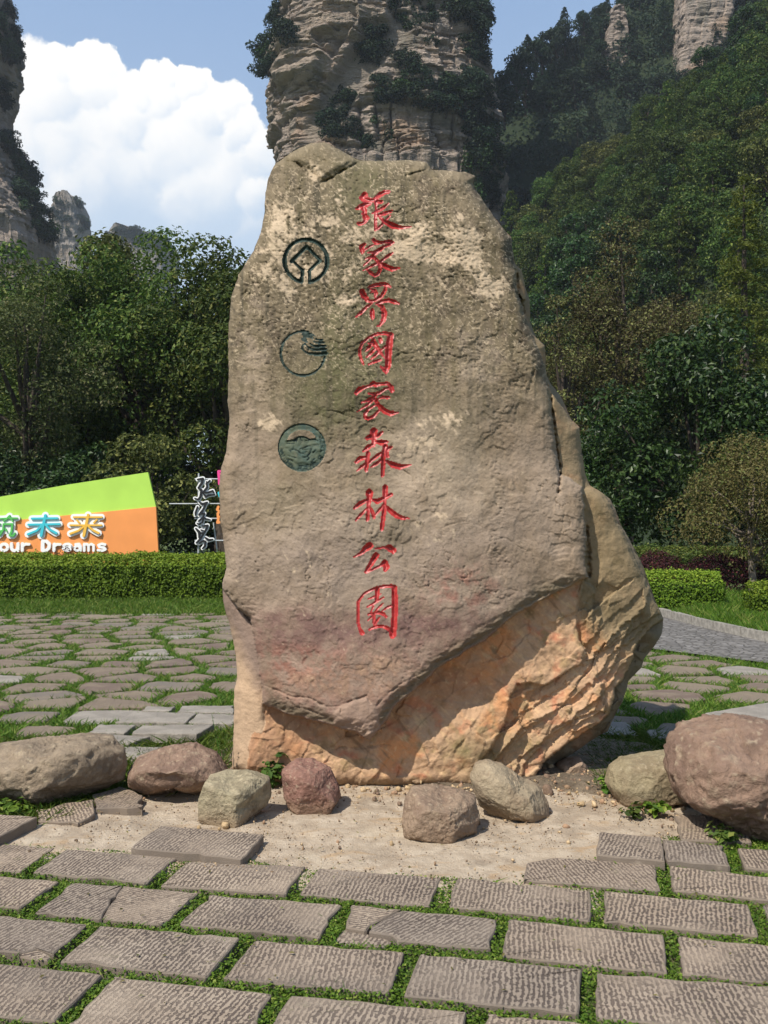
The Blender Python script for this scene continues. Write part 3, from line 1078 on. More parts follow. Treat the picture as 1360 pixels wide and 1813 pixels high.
P_ORANGE = [(466, 900), (1030, 900), (1036, 1020), (1020, 1090), (1024, 1125), (1039, 1158), (1024, 1177), (990, 1198), (965, 1215), (940, 1210), (916, 1210.6), (903.5, 1232), (900, 1262), (884, 1300),
            (868, 1325), (852, 1345), (820, 1500), (420, 1500), (440, 1330), (462, 1240)]
P_L2 = [(800, 900), (1052, 1040), (1050, 1130), (1049, 1161), (1042.5, 1201), (1020, 1234), (993, 1254), (955, 1270), (928, 1284.7), (900, 1320), (872.7, 1346.5), (840, 1500), (800, 1500)]
P_L3 = [(800, 900), (1060, 860), (1150, 1050), (1140, 1085), (1120, 1098), (1107, 1127), (1086, 1180), (1067, 1213.7), (1052, 1260), (1015, 1275), (981, 1291), (955, 1322), (931, 1346.5), (900, 1500), (800, 1500)]
P_L3B = [(800, 900), (1036, 800), (1175, 1096), (1150, 1110), (1130, 1140), (1112, 1186), (1090, 1218), (1080, 1262), (1050, 1288), (1010, 1312), (960, 1352), (900, 1500), (800, 1500)]
P_SLIV = [(940, 590), (966, 612), (967, 664), (974, 690), (1011, 743), (1026, 757), (1029, 788), (1031, 838), (1034, 880), (1000, 880), (960, 700)]
P_RIB = [(905, 440), (917, 470), (924, 478), (931, 511), (930, 530), (925, 530), (910, 500)]
P_LOBE = [(380, 200), (573, 200), (610, 262), (639, 284), (604, 302), (570, 323), (545, 300), (519, 288), (507, 284), (470, 330)]
P_TIP = [(600, 1248), (652, 1233), (667, 1252), (676, 1287), (655, 1312), (627, 1295), (590, 1284), (585, 1264)]

STEP = 1.48
gx = np.arange(378, 1190, STEP)
gy = np.arange(240, 1402, STEP)
PX, PY = np.meshgrid(gx, gy, indexing='ij')
wx = 5.0 * fbm2(PX / 34, PY / 34, 4, 3)
wy = 5.0 * fbm2(PX / 34, PY / 34, 4, 13)
rough_edge = 2.2 * fbm2(PX / 11, PY / 11, 3, 17)
sil = poly_sdf(PX, PY, SIL) + 1.6 * fbm2(PX / 14, PY / 14, 4, 41)
MPP = Y0 / F                                               # metres per photo pixel at the stone
XW = (PX - 680) * MPP
ZW = EYE + (HOR - PY) * MPP


def rnd(d, r, depth):
    """edge of a plate: rounded over r metres, then falling to depth"""
    d = d * MPP
    k = np.clip(d / r, 0, 1)
    return np.where(d > 0, r * 0.8 * (1 - np.sqrt(np.clip(1 - (1 - k) ** 2, 0, 1))), depth)


big = fbm2(PX / 190, PY / 230, 3, 51)
mid = fbm2(PX / 60, PY / 70, 4, 61)
fine = fbm2(PX / 16, PY / 16, 4, 71)
# flakes: thin plates broken off along wandering contours
fl = fbm2(PX / 95 + 0.25 * mid, PY / 80, 5, 81) * 5.0
fr = fl - np.floor(fl)
terr = np.floor(fl) + sstep(0.0, 0.16, fr)

Yb = np.full(PX.shape, 6.06) + 0.10 * (XW - 1.2)
yf = 5.50 + 0.055 * (ZW - 0.6) + 0.05 * big + 0.022 * ((PX - 700) / 250) ** 2 * (PX < 700) + 0.10 * sstep(760, 1040, PX) ** 1.6
yf = yf + 0.16 * sstep(430, 250, PY) ** 1.3 + 0.09 * sstep(520, 400, PX - 0.10 * (PY - 700))
yl = 5.70 + 0.10 * sstep(470, 400, PX) + 0 * PX
yo = 5.755 - 0.075 * sstep(1180, 1390, PY) + 0.03 * mid
y2 = 5.775 + 0.02 * mid - 0.03 * sstep(1250, 1350, PY)
y2 = y2 + 0.060 * sstep(75, 0, line_dist(PX, PY, [(890, 1290), (903, 1232), (916, 1211), (965, 1215), (1024, 1177), (1040, 1160)])) * sstep(1300, 1270, PY)
y3 = 5.805 + 0.02 * mid + 0.09 * sstep(1040, 1160, PX)
y3b = 5.835 + 0.02 * mid + 0.10 * sstep(1040, 1160, PX)
Ysurf = Yb + 0.04 * mid
zone = np.zeros(PX.shape, int)
wv = 1.0


def layer(poly, y, r, code, warp=1.0, drop=9.0):
    global Ysurf, zone
    d = poly_sdf(PX + wx * warp, PY + wy * warp, poly) + rough_edge * warp
    yy = y + rnd(d, r, drop)
    up = yy < Ysurf
    Ysurf = np.where(up, yy, Ysurf)
    zone = np.where(up, code, zone)
    return d


left_d = layer([(300, 950), (470, 1000), (472, 1240), (476, 1300), (500, 1420), (300, 1420)], yl, 0.07, 5, 0.8)
layer(P_L3B, y3b, 0.016, 4)
layer(P_L3, y3, 0.014, 3)
layer(P_L2, y2, 0.014, 2)
layer(P_ORANGE, yo, 0.016, 6, 0.9)
layer(P_SLIV, yf + 0.07 + 0.05 * sstep(960, 1030, PX), 0.03, 7, 0.4)
layer(P_RIB, yf + 0.10, 0.02, 7, 0.3)
d_front = layer(P_FRONT, yf, 0.07, 1, 0.8)
lobe = poly_sdf(PX + wx * 0.5, PY + wy * 0.5, P_LOBE)
Ysurf = np.where((zone == 1), Ysurf - 0.028 * sstep(0, 12, lobe) + 0.0, Ysurf)
tipd = poly_sdf(PX + wx * 0.6, PY + wy * 0.6, P_TIP)
lipband = (zone == 1) * sstep(30 + 24 * mid + 14 * big, 6, d_front) * sstep(462, 486, PX) * sstep(1000, 1040, PY) * sstep(1.0, 6.0, d_front)
Ysurf = Ysurf + lipband * (0.012 + 0.030 * fbm2(PX / 26, PY / 13 + PX / 40, 5, 91)) * sstep(468, 490, PX)
Ysurf = np.where(zone == 1, Ysurf - 0.010 * sstep(0, 9, tipd), Ysurf)

# strata ledges of the lower right, running up to the right
sc = (PY * 0.74 + PX * 0.67 + 12 * mid + 4.5 * fine + 2 * rough_edge + 22 * big)
st_ = sc / 34.0 + 0.5 * np.sin(sc / 41.0)
ledge = (np.floor(st_) + sstep(0.0, 0.07, st_ - np.floor(st_)))
lz = ((zone == 2) | (zone == 3) | (zone == 4) | (zone == 0)) * sstep(1060, 1180, PY + (PX - 1000) * 0.45)
Ysurf = Ysurf + lz * (0.024 * (ledge - st_) * (0.45 + 0.9 * sstep(-0.3, 0.3, fbm2(PX / 60, PY / 60, 2, 37))) + 0.004 * fbm2(sc / 9, (PX - PY) / 120, 3, 33))
# relief
amp_f = np.where(zone == 1, 1.0, np.where(zone == 6, 0.8, 1.1))
Ysurf = Ysurf + 0.016 * mid * np.where(np.isin(zone, (0, 2, 3, 4)), 0.35, amp_f) + 0.0032 * fine * amp_f + 0.0016 * fbm2(PX / 5, PY / 5, 3, 77)
upper = sstep(760, 560, PY + 60 * big)
flake_zone = (zone == 1) * (0.35 + 0.65 * sstep(-0.15, 0.25, fbm2(PX / 120, PY / 120, 2, 19)))
Ysurf = Ysurf - 0.0055 * terr * flake_zone * sstep(0, 20, d_front)
pock = fbm2(PX / 7.5, PY / 5.0, 4, 111)
rough_up = (zone == 1) * sstep(0.05, 0.45, fbm2(PX / 75, PY / 90, 4, 121) + 0.45 * upper)
Ysurf = Ysurf + rough_up * 0.0052 * pock + rough_up * 0.0060 * sstep(0.2, 0.55, pock)
rf = np.random.RandomState(15)


def facet(n, tilt, step, wamp):
    sx_, sy_ = rf.uniform(400, 1190, n), rf.uniform(980, 1400, n)
    best = np.full(PX.shape, 1e9)
    val = np.zeros(PX.shape)
    ux, uy = PX + wx * wamp, PY + wy * wamp
    for i in range(n):
        a_ = (ux - sx_[i]) * 0.67 - (uy - sy_[i]) * 0.74          # along the bedding
        b_ = (ux - sx_[i]) * 0.74 + (uy - sy_[i]) * 0.67
        d_ = np.hypot(a_ * 0.55, b_ * 1.35)
        ga, gb, o_ = rf.normal() * tilt, rf.normal() * tilt, rf.normal() * step
        m_ = d_ < best
        best = np.where(m_, d_, best)
        val = np.where(m_, o_ + ga * a_ + gb * b_, val)
    return val


lowm = np.isin(zone, (0, 2, 3, 4, 6)) * sstep(1010, 1050, PY)
Ysurf = Ysurf + lowm * np.where(zone == 6, 0.45, 1.0) * (facet(90, 0.00028, 0.0042, 1.2) + facet(420, 0.0003, 0.0017, 0.8))
lam = fbm2(sc / 3.2, (PX * 0.67 - PY * 0.74) / 70, 3, 143)
Ysurf = Ysurf + lowm * np.where(zone == 6, 0.0012, 0.0035) * np.abs(lam) * 2
# cracks
CR = [([(639, 286), (622, 297), (604, 303), (590, 314), (568, 325)], 0.03, 2.0), ([(507, 285), (513, 287), (519, 288), (535, 296)], 0.03, 2.0),
      ([(694, 645), (700, 631), (709, 625), (718, 627), (733, 625), (742, 619), (749, 628)], 0.010, 1.3), ([(755, 300), (740, 306), (720, 312)], 0.02, 1.6),
      ([(560, 735), (575, 728), (600, 730), (618, 738), (640, 742)], 0.009, 1.2), ([(712, 832), (722, 840), (730, 846), (735, 860), (740, 872)], 0.008, 1.2),
      ([(782, 948), (783, 935), (796, 930), (812, 925), (822, 924)], 0.006, 1.1), ([(862, 980), (868, 966), (880, 955), (895, 952), (905, 960), (918, 968), (936, 975)], 0.006, 1.2),
      ([(976, 700), (980, 745), (986, 800), (992, 845), (990, 870)], 0.05, 2.4), ([(1000, 905), (996, 930), (990, 960)], 0.006, 1.6),
      ([(1039, 935), (1040, 960), (1044, 990), (1042, 1020)], 0.04, 3.0), ([(946, 640), (944, 665), (938, 690)], 0.015, 2.2), ([(915, 480), (918, 520), (928, 556)], 0.05, 2.4),
      ([(930, 600), (918, 585), (912, 592)], 0.012, 1.6), ([(425, 515), (432, 505), (438, 514), (430, 522)], 0.012, 1.6), ([(392, 812), (398, 803), (404, 806)], 0.03, 2.0),
      ([(425, 1080), (436, 1088), (443, 1096), (446, 1110)], 0.03, 2.6), ([(404, 1048), (412, 1055)], 0.03, 2.6), ([(585, 1332), (600, 1325), (640, 1323), (690, 1318)], 0.02, 1.6),
      ([(602, 1262), (606, 1248), (625, 1240), (650, 1232), (657, 1247)], 0.012, 1.4), ([(466, 1214), (490, 1222), (515, 1233), (545, 1235), (575, 1251), (602, 1250)], 0.014, 1.8), ([(667, 1249), (690, 1226), (715, 1207), (750, 1188)], 0.009, 1.5), ([(510, 1236), (520, 1250), (545, 1256), (572, 1268)], 0.014, 1.8), ([(513, 590), (505, 600), (495, 612)], 0.01, 1.4)]
n_cr = fbm2(PX / 13, PY / 13, 3, 99)
for pts, dp, w in CR:
    d = line_dist(PX + wx * 0.6 + rough_edge * 0.8, PY + wy * 0.6 + rough_edge * 0.8, pts)
    Ysurf = Ysurf + dp * (0.35 + 0.9 * sstep(-0.3, 0.4, n_cr)) * np.exp(-(d / (w * (0.7 + 0.5 * sstep(-0.3, 0.4, n_cr)))) ** 2)
# hairline cracks
hair = np.abs(fbm2(PX / 110, PY / 110, 5, 131))
Ysurf = Ysurf + (zone == 1) * 0.010 * np.exp(-(hair / 0.0045) ** 2) * sstep(0.1, 0.35, fbm2(PX / 150, PY / 150, 2, 141))
Ysurf = np.minimum(Ysurf, 6.25)
# rounding at the outline
inside = np.clip(sil, 0, None) * MPP
Rr = 0.085
edge = Rr * (1 - np.sqrt(np.clip(1 - (1 - np.clip(inside / Rr, 0, 1)) ** 2, 0, 1)))
Ysurf = Ysurf + edge * 1.5

# ------------------------------------------------------------------ the cut characters
GL = {  # strokes x, y, half width in an 8.5-fold enlargement; origin pixel first
    'zhang': (600, 320, [[(390, 215, 45), (350, 260, 40), (430, 290, 45), (520, 300, 22), (545, 290, 15)], [(545, 265, 25), (610, 215, 38), (690, 175, 30), (760, 165, 18)],
                         [(260, 420, 15), (330, 390, 38), (410, 360, 45), (470, 345, 20)], [(370, 400, 45), (390, 450, 30), (380, 500, 30), (410, 560, 45), (440, 560, 20)],
                         [(400, 600, 30), (370, 640, 20), (300, 650, 22), (270, 640, 10)], [(560, 310, 18), (560, 440, 14), (550, 560, 16), (550, 740, 14)], [(580, 310, 25), (640, 320, 25), (655, 295, 8)],
                         [(490, 490, 8), (580, 460, 22), (680, 400, 25), (750, 345, 12)], [(600, 510, 14), (700, 490, 25), (800, 455, 15)], [(700, 600, 10), (740, 560, 18), (775, 520, 8)],
                         [(580, 510, 10), (680, 610, 30), (800, 670, 45), (920, 705, 25), (1090, 692, 5)], [(570, 735, 12), (620, 690, 20), (665, 640, 10)]]),
    'jia': (600, 410, [[(355, 320, 20), (340, 230, 35), (390, 185, 20)], [(390, 275, 8), (460, 230, 14), (520, 205, 10)],
                       [(530, 130, 30), (560, 165, 32), (640, 165, 15), (760, 145, 18), (810, 165, 22), (760, 200, 20), (690, 220, 15), (640, 260, 28), (540, 310, 20), (430, 315, 6)],
                       [(640, 260, 20), (520, 360, 22), (390, 415, 6)], [(510, 370, 20), (440, 450, 18), (365, 520, 6)],
                       [(520, 375, 20), (570, 430, 25), (610, 480, 25), (625, 560, 22), (590, 640, 22), (540, 665, 18), (480, 620, 25), (440, 590, 15)], [(360, 590, 5), (450, 540, 15), (560, 485, 18)],
                       [(620, 460, 15), (720, 380, 22), (810, 320, 15)], [(620, 470, 12), (700, 520, 40), (800, 565, 35), (920, 548, 5)]]),
    'jie': (600, 490, [[(350, 220, 40), (380, 290, 45), (430, 350, 30), (480, 370, 14)], [(440, 160, 10), (530, 130, 25), (640, 110, 24), (720, 115, 24), (775, 150, 14)],
                       [(710, 130, 12), (690, 220, 25), (640, 300, 22), (560, 350, 20), (470, 375, 12)], [(470, 190, 5), (540, 200, 20), (565, 250, 22), (545, 310, 10)], [(480, 235, 6), (530, 220, 6)],
                       [(260, 600, 10), (330, 545, 25), (420, 450, 22), (500, 400, 10)], [(560, 410, 12), (650, 370, 24), (750, 350, 24), (840, 380, 30), (905, 405, 10)], [(505, 490, 20), (500, 560, 35), (510, 620, 25)],
                       [(590, 420, 14), (650, 450, 30), (690, 540, 35), (670, 660, 30), (620, 730, 15), (570, 740, 4)]]),
    'guo': (600, 570, [[(370, 640, 12), (325, 540, 18), (310, 430, 18), (350, 320, 18), (450, 235, 18), (560, 185, 18), (680, 170, 20), (790, 190, 32)],
                       [(780, 200, 40), (760, 320, 48), (745, 500, 45), (740, 650, 42), (710, 750, 30), (640, 680, 14), (625, 650, 4)],
                       [(440, 320, 8), (500, 310, 25), (520, 270, 22), (545, 340, 35), (620, 450, 20), (690, 550, 5)], [(620, 250, 25), (635, 300, 22)], [(400, 450, 6), (440, 400, 22), (490, 340, 20)],
                       [(420, 530, 10), (480, 470, 24), (540, 410, 18)], [(485, 560, 8), (550, 510, 18), (620, 440, 14), (710, 360, 16)], [(440, 640, 8), (520, 605, 18), (625, 570, 18)]]),
    'jia2': (600, 660, [[(265, 300, 30), (310, 250, 40), (390, 220, 18), (460, 195, 18), (520, 160, 38), (560, 180, 30), (650, 165, 18), (740, 160, 20), (790, 210, 30), (800, 270, 30)],
                        [(770, 225, 12), (700, 240, 18), (620, 300, 18), (540, 320, 20), (440, 312, 5)], [(560, 340, 16), (470, 400, 25), (340, 450, 6)], [(540, 390, 20), (450, 470, 18), (270, 590, 4)],
                        [(540, 390, 20), (600, 490, 30), (680, 570, 40), (780, 615, 35), (910, 592, 4)], [(580, 400, 6), (660, 365, 18), (740, 370, 24), (765, 378, 10)],
                        [(545, 495, 8), (450, 540, 16), (400, 610, 20), (390, 670, 20), (440, 690, 20), (530, 650, 24), (600, 570, 16)]]),
    'sen': (600, 740, [[(525, 200, 55), (530, 270, 40), (525, 420, 16)], [(430, 300, 30), (480, 280, 35), (520, 340, 15)], [(550, 310, 10), (600, 260, 28), (650, 215, 18)],
                       [(370, 500, 16), (440, 440, 35), (520, 400, 20), (560, 360, 15), (640, 370, 40), (720, 360, 25)], [(700, 420, 35), (690, 470, 30), (670, 540, 35), (665, 700, 32), (655, 870, 22)],
                       [(740, 580, 20), (700, 520, 10), (750, 460, 28), (800, 440, 12)], [(690, 500, 14), (590, 560, 28), (490, 640, 22), (430, 700, 14)],
                       [(265, 660, 25), (320, 610, 38), (400, 595, 22), (430, 600, 14)], [(440, 520, 25), (430, 620, 30), (410, 790, 22)], [(270, 800, 5), (340, 740, 22), (420, 670, 18), (440, 640, 10)],
                       [(480, 740, 8), (560, 690, 25), (660, 620, 18)], [(700, 640, 10), (800, 700, 42), (920, 735, 40), (1090, 708, 4)], [(730, 560, 22), (720, 500, 20)]]),
    'lin': (600, 850, [[(460, 190, 55), (460, 280, 35), (445, 400, 16), (430, 600, 24)], [(235, 420, 18), (310, 360, 35), (430, 300, 20)], [(260, 600, 18), (330, 520, 22), (430, 420, 12)],
                       [(450, 370, 10), (500, 470, 25), (530, 560, 22)], [(490, 290, 8), (580, 320, 40), (700, 270, 25), (790, 215, 25)], [(700, 100, 35), (700, 200, 32), (690, 330, 18), (680, 480, 28), (645, 740, 26)],
                       [(690, 340, 10), (620, 440, 22), (530, 550, 12)], [(700, 370, 10), (760, 450, 35), (860, 530, 38), (960, 570, 25), (1065, 573, 4)]]),
    'gong': (600, 850, [[(460, 990, 55), (400, 1030, 45), (340, 1100, 25), (215, 1160, 4)], [(540, 1030, 4), (690, 1010, 14), (760, 1020, 50), (820, 1060, 45)],
                        [(560, 1135, 45), (510, 1220, 38), (440, 1330, 30), (410, 1380, 20)], [(410, 1380, 22), (480, 1360, 14), (560, 1320, 14), (640, 1280, 20), (690, 1240, 45), (720, 1310, 40), (700, 1360, 20)]]),
    'yuan': (600, 990, [[(350, 1110, 35), (315, 1050, 18), (290, 950, 16), (288, 780, 16), (295, 630, 18), (380, 520, 16), (500, 455, 16), (640, 415, 18), (790, 400, 20), (850, 420, 28)],
                        [(835, 440, 40), (840, 600, 40), (840, 800, 40), (830, 1000, 42), (810, 1150, 45)], [(460, 1060, 12), (540, 1020, 20), (640, 1005, 18), (740, 1040, 25), (800, 1100, 35)],
                        [(575, 440, 35), (580, 520, 30), (565, 620, 22)], [(440, 600, 6), (510, 575, 14), (560, 550, 10), (640, 520, 4)], [(425, 720, 10), (520, 670, 16), (600, 620, 16), (675, 575, 6)],
                        [(670, 660, 6), (600, 730, 16), (540, 800, 10)], [(520, 710, 10), (480, 800, 8)], [(640, 790, 6), (720, 730, 14), (820, 690, 16)], [(445, 830, 14), (540, 820, 14), (600, 800, 22), (680, 830, 22), (715, 870, 16)],
                        [(545, 820, 10), (440, 920, 10)], [(530, 830, 20), (530, 900, 18), (515, 960, 10)], [(620, 870, 6), (570, 930, 18), (540, 990, 12)]])}


def arc(cx, cy, r, a0, a1, w, n=28):
    return [(cx + r * math.cos(math.radians(a0 + (a1 - a0) * i / n)), cy + r * math.sin(math.radians(a0 + (a1 - a0) * i / n)), w) for i in range(n + 1)]


EM = {  # green emblems, 11.33-fold enlargement
    'heritage': (480, 400, [arc(700, 700, 430, 102, 438, 34), [(410, 710, 34), (712, 410, 34), (985, 690, 34), (772, 895, 28), (772, 1130, 26)], [(430, 700, 28), (640, 900, 28), (604, 1120, 28)]]),
    'geopark': (480, 570, [arc(640, 630, 445, 8, 284, 17), [(1110, 632, 32), (900, 645, 26), (760, 640, 18), (670, 585, 14), (620, 530, 12), (635, 460, 8), (690, 430, 8)],
                           [(1110, 548, 22), (860, 560, 18), (750, 515, 14), (700, 450, 9)], [(1090, 482, 20), (870, 487, 16), (780, 435, 10)], [(1060, 415, 16), (930, 418, 14), (850, 388, 9)], [(1030, 358, 14), (895, 350, 10)],
                           [(620, 240, 8), (820, 240, 8), (885, 285, 8)], [(640, 272, 8), (790, 270, 8), (860, 320, 7)], [(650, 304, 8), (780, 304, 8), (835, 335, 7)], [(610, 338, 10), (700, 342, 10), (715, 410, 8)], [(620, 370, 8), (690, 380, 8)]])}
FONT = {'N': [[(0, 1), (0, 0), (1, 1), (1, 0)]], 'A': [[(0, 1), (.5, 0), (1, 1)], [(.25, .6), (.75, .6)]], 'T': [[(0, 0), (1, 0)], [(.5, 0), (.5, 1)]], 'I': [[(.5, 0), (.5, 1)]],
        'O': [[(0, 0), (1, 0), (1, 1), (0, 1), (0, 0)]], 'L': [[(0, 0), (0, 1), (1, 1)]], 'G': [[(1, .1), (0, 0), (0, 1), (1, 1), (1, .5), (.6, .5)]], 'E': [[(1, 0), (0, 0), (0, 1), (1, 1)], [(0, .5), (.8, .5)]],
        'P': [[(0, 1), (0, 0), (1, 0), (1, .5), (0, .5)]], 'R': [[(0, 1), (0, 0), (1, 0), (1, .5), (0, .5), (1, 1)]], 'K': [[(0, 0), (0, 1)], [(1, 0), (0, .5), (1, 1)]], 'F': [[(1, 0), (0, 0), (0, 1)], [(0, .5), (.8, .5)]],
        'C': [[(1, .1), (0, 0), (0, 1), (1, .9)]], 'H': [[(0, 0), (0, 1)], [(1, 0), (1, 1)], [(0, .5), (1, .5)]]}
seal = [[(290, 530, 9), (450, 505, 10), (530, 450, 11), (590, 430, 11), (690, 448, 11), (790, 500, 11), (870, 485, 10), (945, 525, 9)], [(300, 560, 8), (400, 580, 10), (470, 565, 8)],
        [(570, 680, 8), (660, 660, 10), (740, 625, 11), (800, 620, 8)], [(850, 605, 9), (960, 600, 9)], [(360, 712, 8), (460, 690, 12), (540, 715, 12), (590, 765, 11), (660, 775, 10)],
        [(640, 700, 8), (740, 700, 8)], [(815, 680, 10), (790, 760, 10), (720, 840, 12), (640, 850, 8)], [(740, 830, 10), (770, 870, 10), (720, 910, 10)], [(560, 1010, 8), (640, 1010, 10), (760, 992, 8)],
        [(390, 720, 8), (410, 770, 8)], [(340, 810, 8), (420, 840, 9), (500, 860, 10)], [(360, 880, 7), (440, 930, 8)], [(460, 530, 8), (530, 480, 9), (510, 550, 8)], [(590, 450, 8), (600, 500, 9), (640, 520, 7)],
        [(810, 950, 9), (880, 870, 9)], [(840, 760, 8), (900, 700, 8)], [(690, 510, 8), (760, 520, 8)]] + [arc(620, 650, 470, 0, 360, 10, 40)]
txt = 'NATIONAL GEOPARK OF CHINA'
for k, ch in enumerate(txt):
    th = math.radians(172 - (172 + 28) * k / (len(txt) - 1))
    for s_ in FONT.get(ch, []):
        st = []
        for (a, b) in s_:
            rr = 385 + (1 - (1 - b)) * 58 - 0
            rr = 440 - 58 * (1 - b)
            tt = th - (a - 0.5) * 0.105
            st.append((620 + rr * math.cos(tt), 650 + rr * math.sin(tt), 7))
        seal.append(st)


def stroke_field(ox, oy, strokes, k):
    """groove half depth field in photo pixels and its slice in the grid"""
    xs_ = [ox + p[0] / k for s in strokes for p in s]
    ys_ = [oy + p[1] / k for s in strokes for p in s]
    i0, i1 = np.searchsorted(gx, [min(xs_) - 8, max(xs_) + 8])
    j0, j1 = np.searchsorted(gy, [min(ys_) - 8, max(ys_) + 8])
    sl_ = (slice(i0, i1), slice(j0, j1))
    x, y = PX[sl_], PY[sl_]
    f = np.full(x.shape, -99.0)
    for s in strokes:
        for p, q_ in zip(s[:-1], s[1:]):
            d, t = seg_dist(x, y, (ox + p[0] / k, oy + p[1] / k), (ox + q_[0] / k, oy + q_[1] / k))
            f = np.maximum(f, (p[2] + (q_[2] - p[2]) * t) / k - d)
    return sl_, f


ink = np.zeros(PX.shape, int)
for gi, (nm, (ox, oy, st)) in enumerate(GL.items()):
    sl_, f = stroke_field(ox, oy, st, 8.5)
    f = f + 0.35
    Ysurf[sl_] += np.clip(f, 0, 4.6) * MPP * 1.15
    ink[sl_] = np.where(f > 0.0, gi + 1, ink[sl_])
for gi, (nm, (ox, oy, st)) in enumerate(EM.items()):
    sl_, f = stroke_field(ox, oy, st, 11.333)
    f = f + 0.45
    Ysurf[sl_] += np.clip(f, 0, 3.0) * MPP * 1.6
    ink[sl_] = np.where(f > 0.0, 20 + gi, ink[sl_])
# the round seal: a sunk green disc with a bare sky above the hills
cxs, cys, rs_ = 480 + 620 / 11.333, 735 + 650 / 11.333, 478 / 11.333
dsc = rs_ - np.hypot(PX - cxs, PY - cys)
sky_sd = poly_sdf(PX, PY, [(480 + x / 11.333, 735 + y / 11.333) for x, y in [(300, 515), (450, 485), (530, 435), (590, 415), (690, 430), (790, 480), (880, 470), (900, 430), (840, 360), (740, 300), (600, 280), (470, 320), (370, 400)]])
seal_m = (dsc > 0) & (sky_sd < 0)
Ysurf += np.where(seal_m, np.minimum(dsc, 1.2) * MPP * 1.4, 0)
ink = np.where(seal_m, 22, ink)
sl_, f = stroke_field(480, 735, seal, 11.333)
Ysurf[sl_] += np.clip(f + 0.45, 0, 1.6) * MPP * 1.9
groove_seal = np.zeros(PX.shape, bool)
groove_seal[sl_] = f > -0.30

# ------------------------------------------------------------------ stains of the stone
def lin(r, g_, b):
    return np.array([((c / 255 + 0.055) / 1.055) ** 2.4 if c > 10 else c / 255 / 12.92 for c in (r, g_, b)])


def blend(C, m_, col):
    return C + (col - C) * np.clip(m_, 0, 1)[..., None]


n1 = fbm2(PX / 85, PY / 85, 5, 201)
n2 = fbm2(PX / 30, PY / 30, 5, 211)
n3 = fbm2(PX / 9, PY / 9, 4, 221)
nst = fbm2(PX / 22, PY / 210, 4, 231)                       # run-off streaks
vein = np.abs(fbm2(PX / 17 + 0.7 * n2, PY / 17, 3, 241))
vein2 = np.abs(fbm2(PX / 36 + 0.5 * n2, PY / 30, 4, 251))


def spot(x, y, rx, ry, k=0.5):
    return np.exp(-(((PX - x) / rx) ** 2 + ((PY - y) / ry) ** 2)) * (1 + k * n2 * 2)


Cc = np.zeros(PX.shape + (3,)) + lin(166, 140, 112)
Cc = blend(Cc, sstep(-0.25, 0.3, n1), lin(146, 121, 91))
top_m = sstep(800, 640, PY + 90 * n1)
Cc = blend(Cc, top_m * 0.85, lin(128, 110, 76))
Cc = blend(Cc, top_m * sstep(0.05, 0.35, nst) * 0.8, lin(112, 97, 62))
Cc = blend(Cc, top_m * sstep(-0.05, 0.3, n2) * 0.8, lin(94, 78, 58))
Cc = blend(Cc, top_m * sstep(0.0, 0.35, fbm2(PX / 14, PY / 18, 4, 215)) * 0.55, lin(92, 80, 56))
green = spot(655, 640, 70, 200) + spot(560, 700, 60, 70) + spot(640, 330, 50, 60) + spot(800, 800, 60, 80) * 0.7 + spot(500, 900, 70, 80) * 0.6 + spot(690, 950, 60, 50) * 0.6 + spot(590, 620, 18, 120) * 0.8
Cc = blend(Cc, green * 0.7, lin(104, 98, 56))
Cc = blend(Cc, sstep(0.12, 0.5, fbm2(PX / 15, PY / 330, 4, 238)) * sstep(980, 560, PY) * 0.85 * (zone == 1), lin(84, 75, 54))
br_ = spot(740, 800, 90, 60) + spot(560, 960, 120, 90) * 0.9 + spot(840, 640, 60, 80) * 0.6 + spot(450, 640, 30, 120) * 0.7 + spot(800, 900, 90, 70) * 0.8 + spot(690, 1010, 90, 50) * 0.6
Cc = blend(Cc, sstep(0.15, 0.9, br_ + 0.25 * n2) * 0.6 * (zone == 1), lin(182, 156, 126))
scr0 = fbm2((PX * 0.6 + PY * 0.8) / 40, (PX * 0.8 - PY * 0.6) / 12, 4, 293)
purp = spot(560, 1000, 150, 70) + spot(800, 1000, 140, 90) * 0.7
Cc = blend(Cc, purp * 0.55, lin(142, 120, 104))
red = sstep(1040, 1140, PY + 50 * n1) * (zone == 1)
pat = sstep(-0.35, 0.45, n2 + 0.6 * n3 + 0.4 * scr0)
Cc = blend(Cc, red * (0.45 + 0.45 * pat), lin(144, 106, 88))
Cc = blend(Cc, (spot(820, 1045, 60, 40) + spot(560, 1190, 90, 40) + spot(520, 1150, 60, 40)) * 0.75 * pat * (zone == 1), lin(156, 98, 76))
Cc = blend(Cc, (spot(640, 1120, 130, 26) + spot(760, 1095, 90, 24) + spot(520, 1110, 70, 30)) * (0.55 + 0.4 * pat) * (zone == 1), lin(128, 92, 80))
Cc = blend(Cc, (spot(600, 1210, 110, 24) + spot(660, 1180, 60, 20)) * 0.95 * pat * (zone == 1), lin(168, 128, 94))
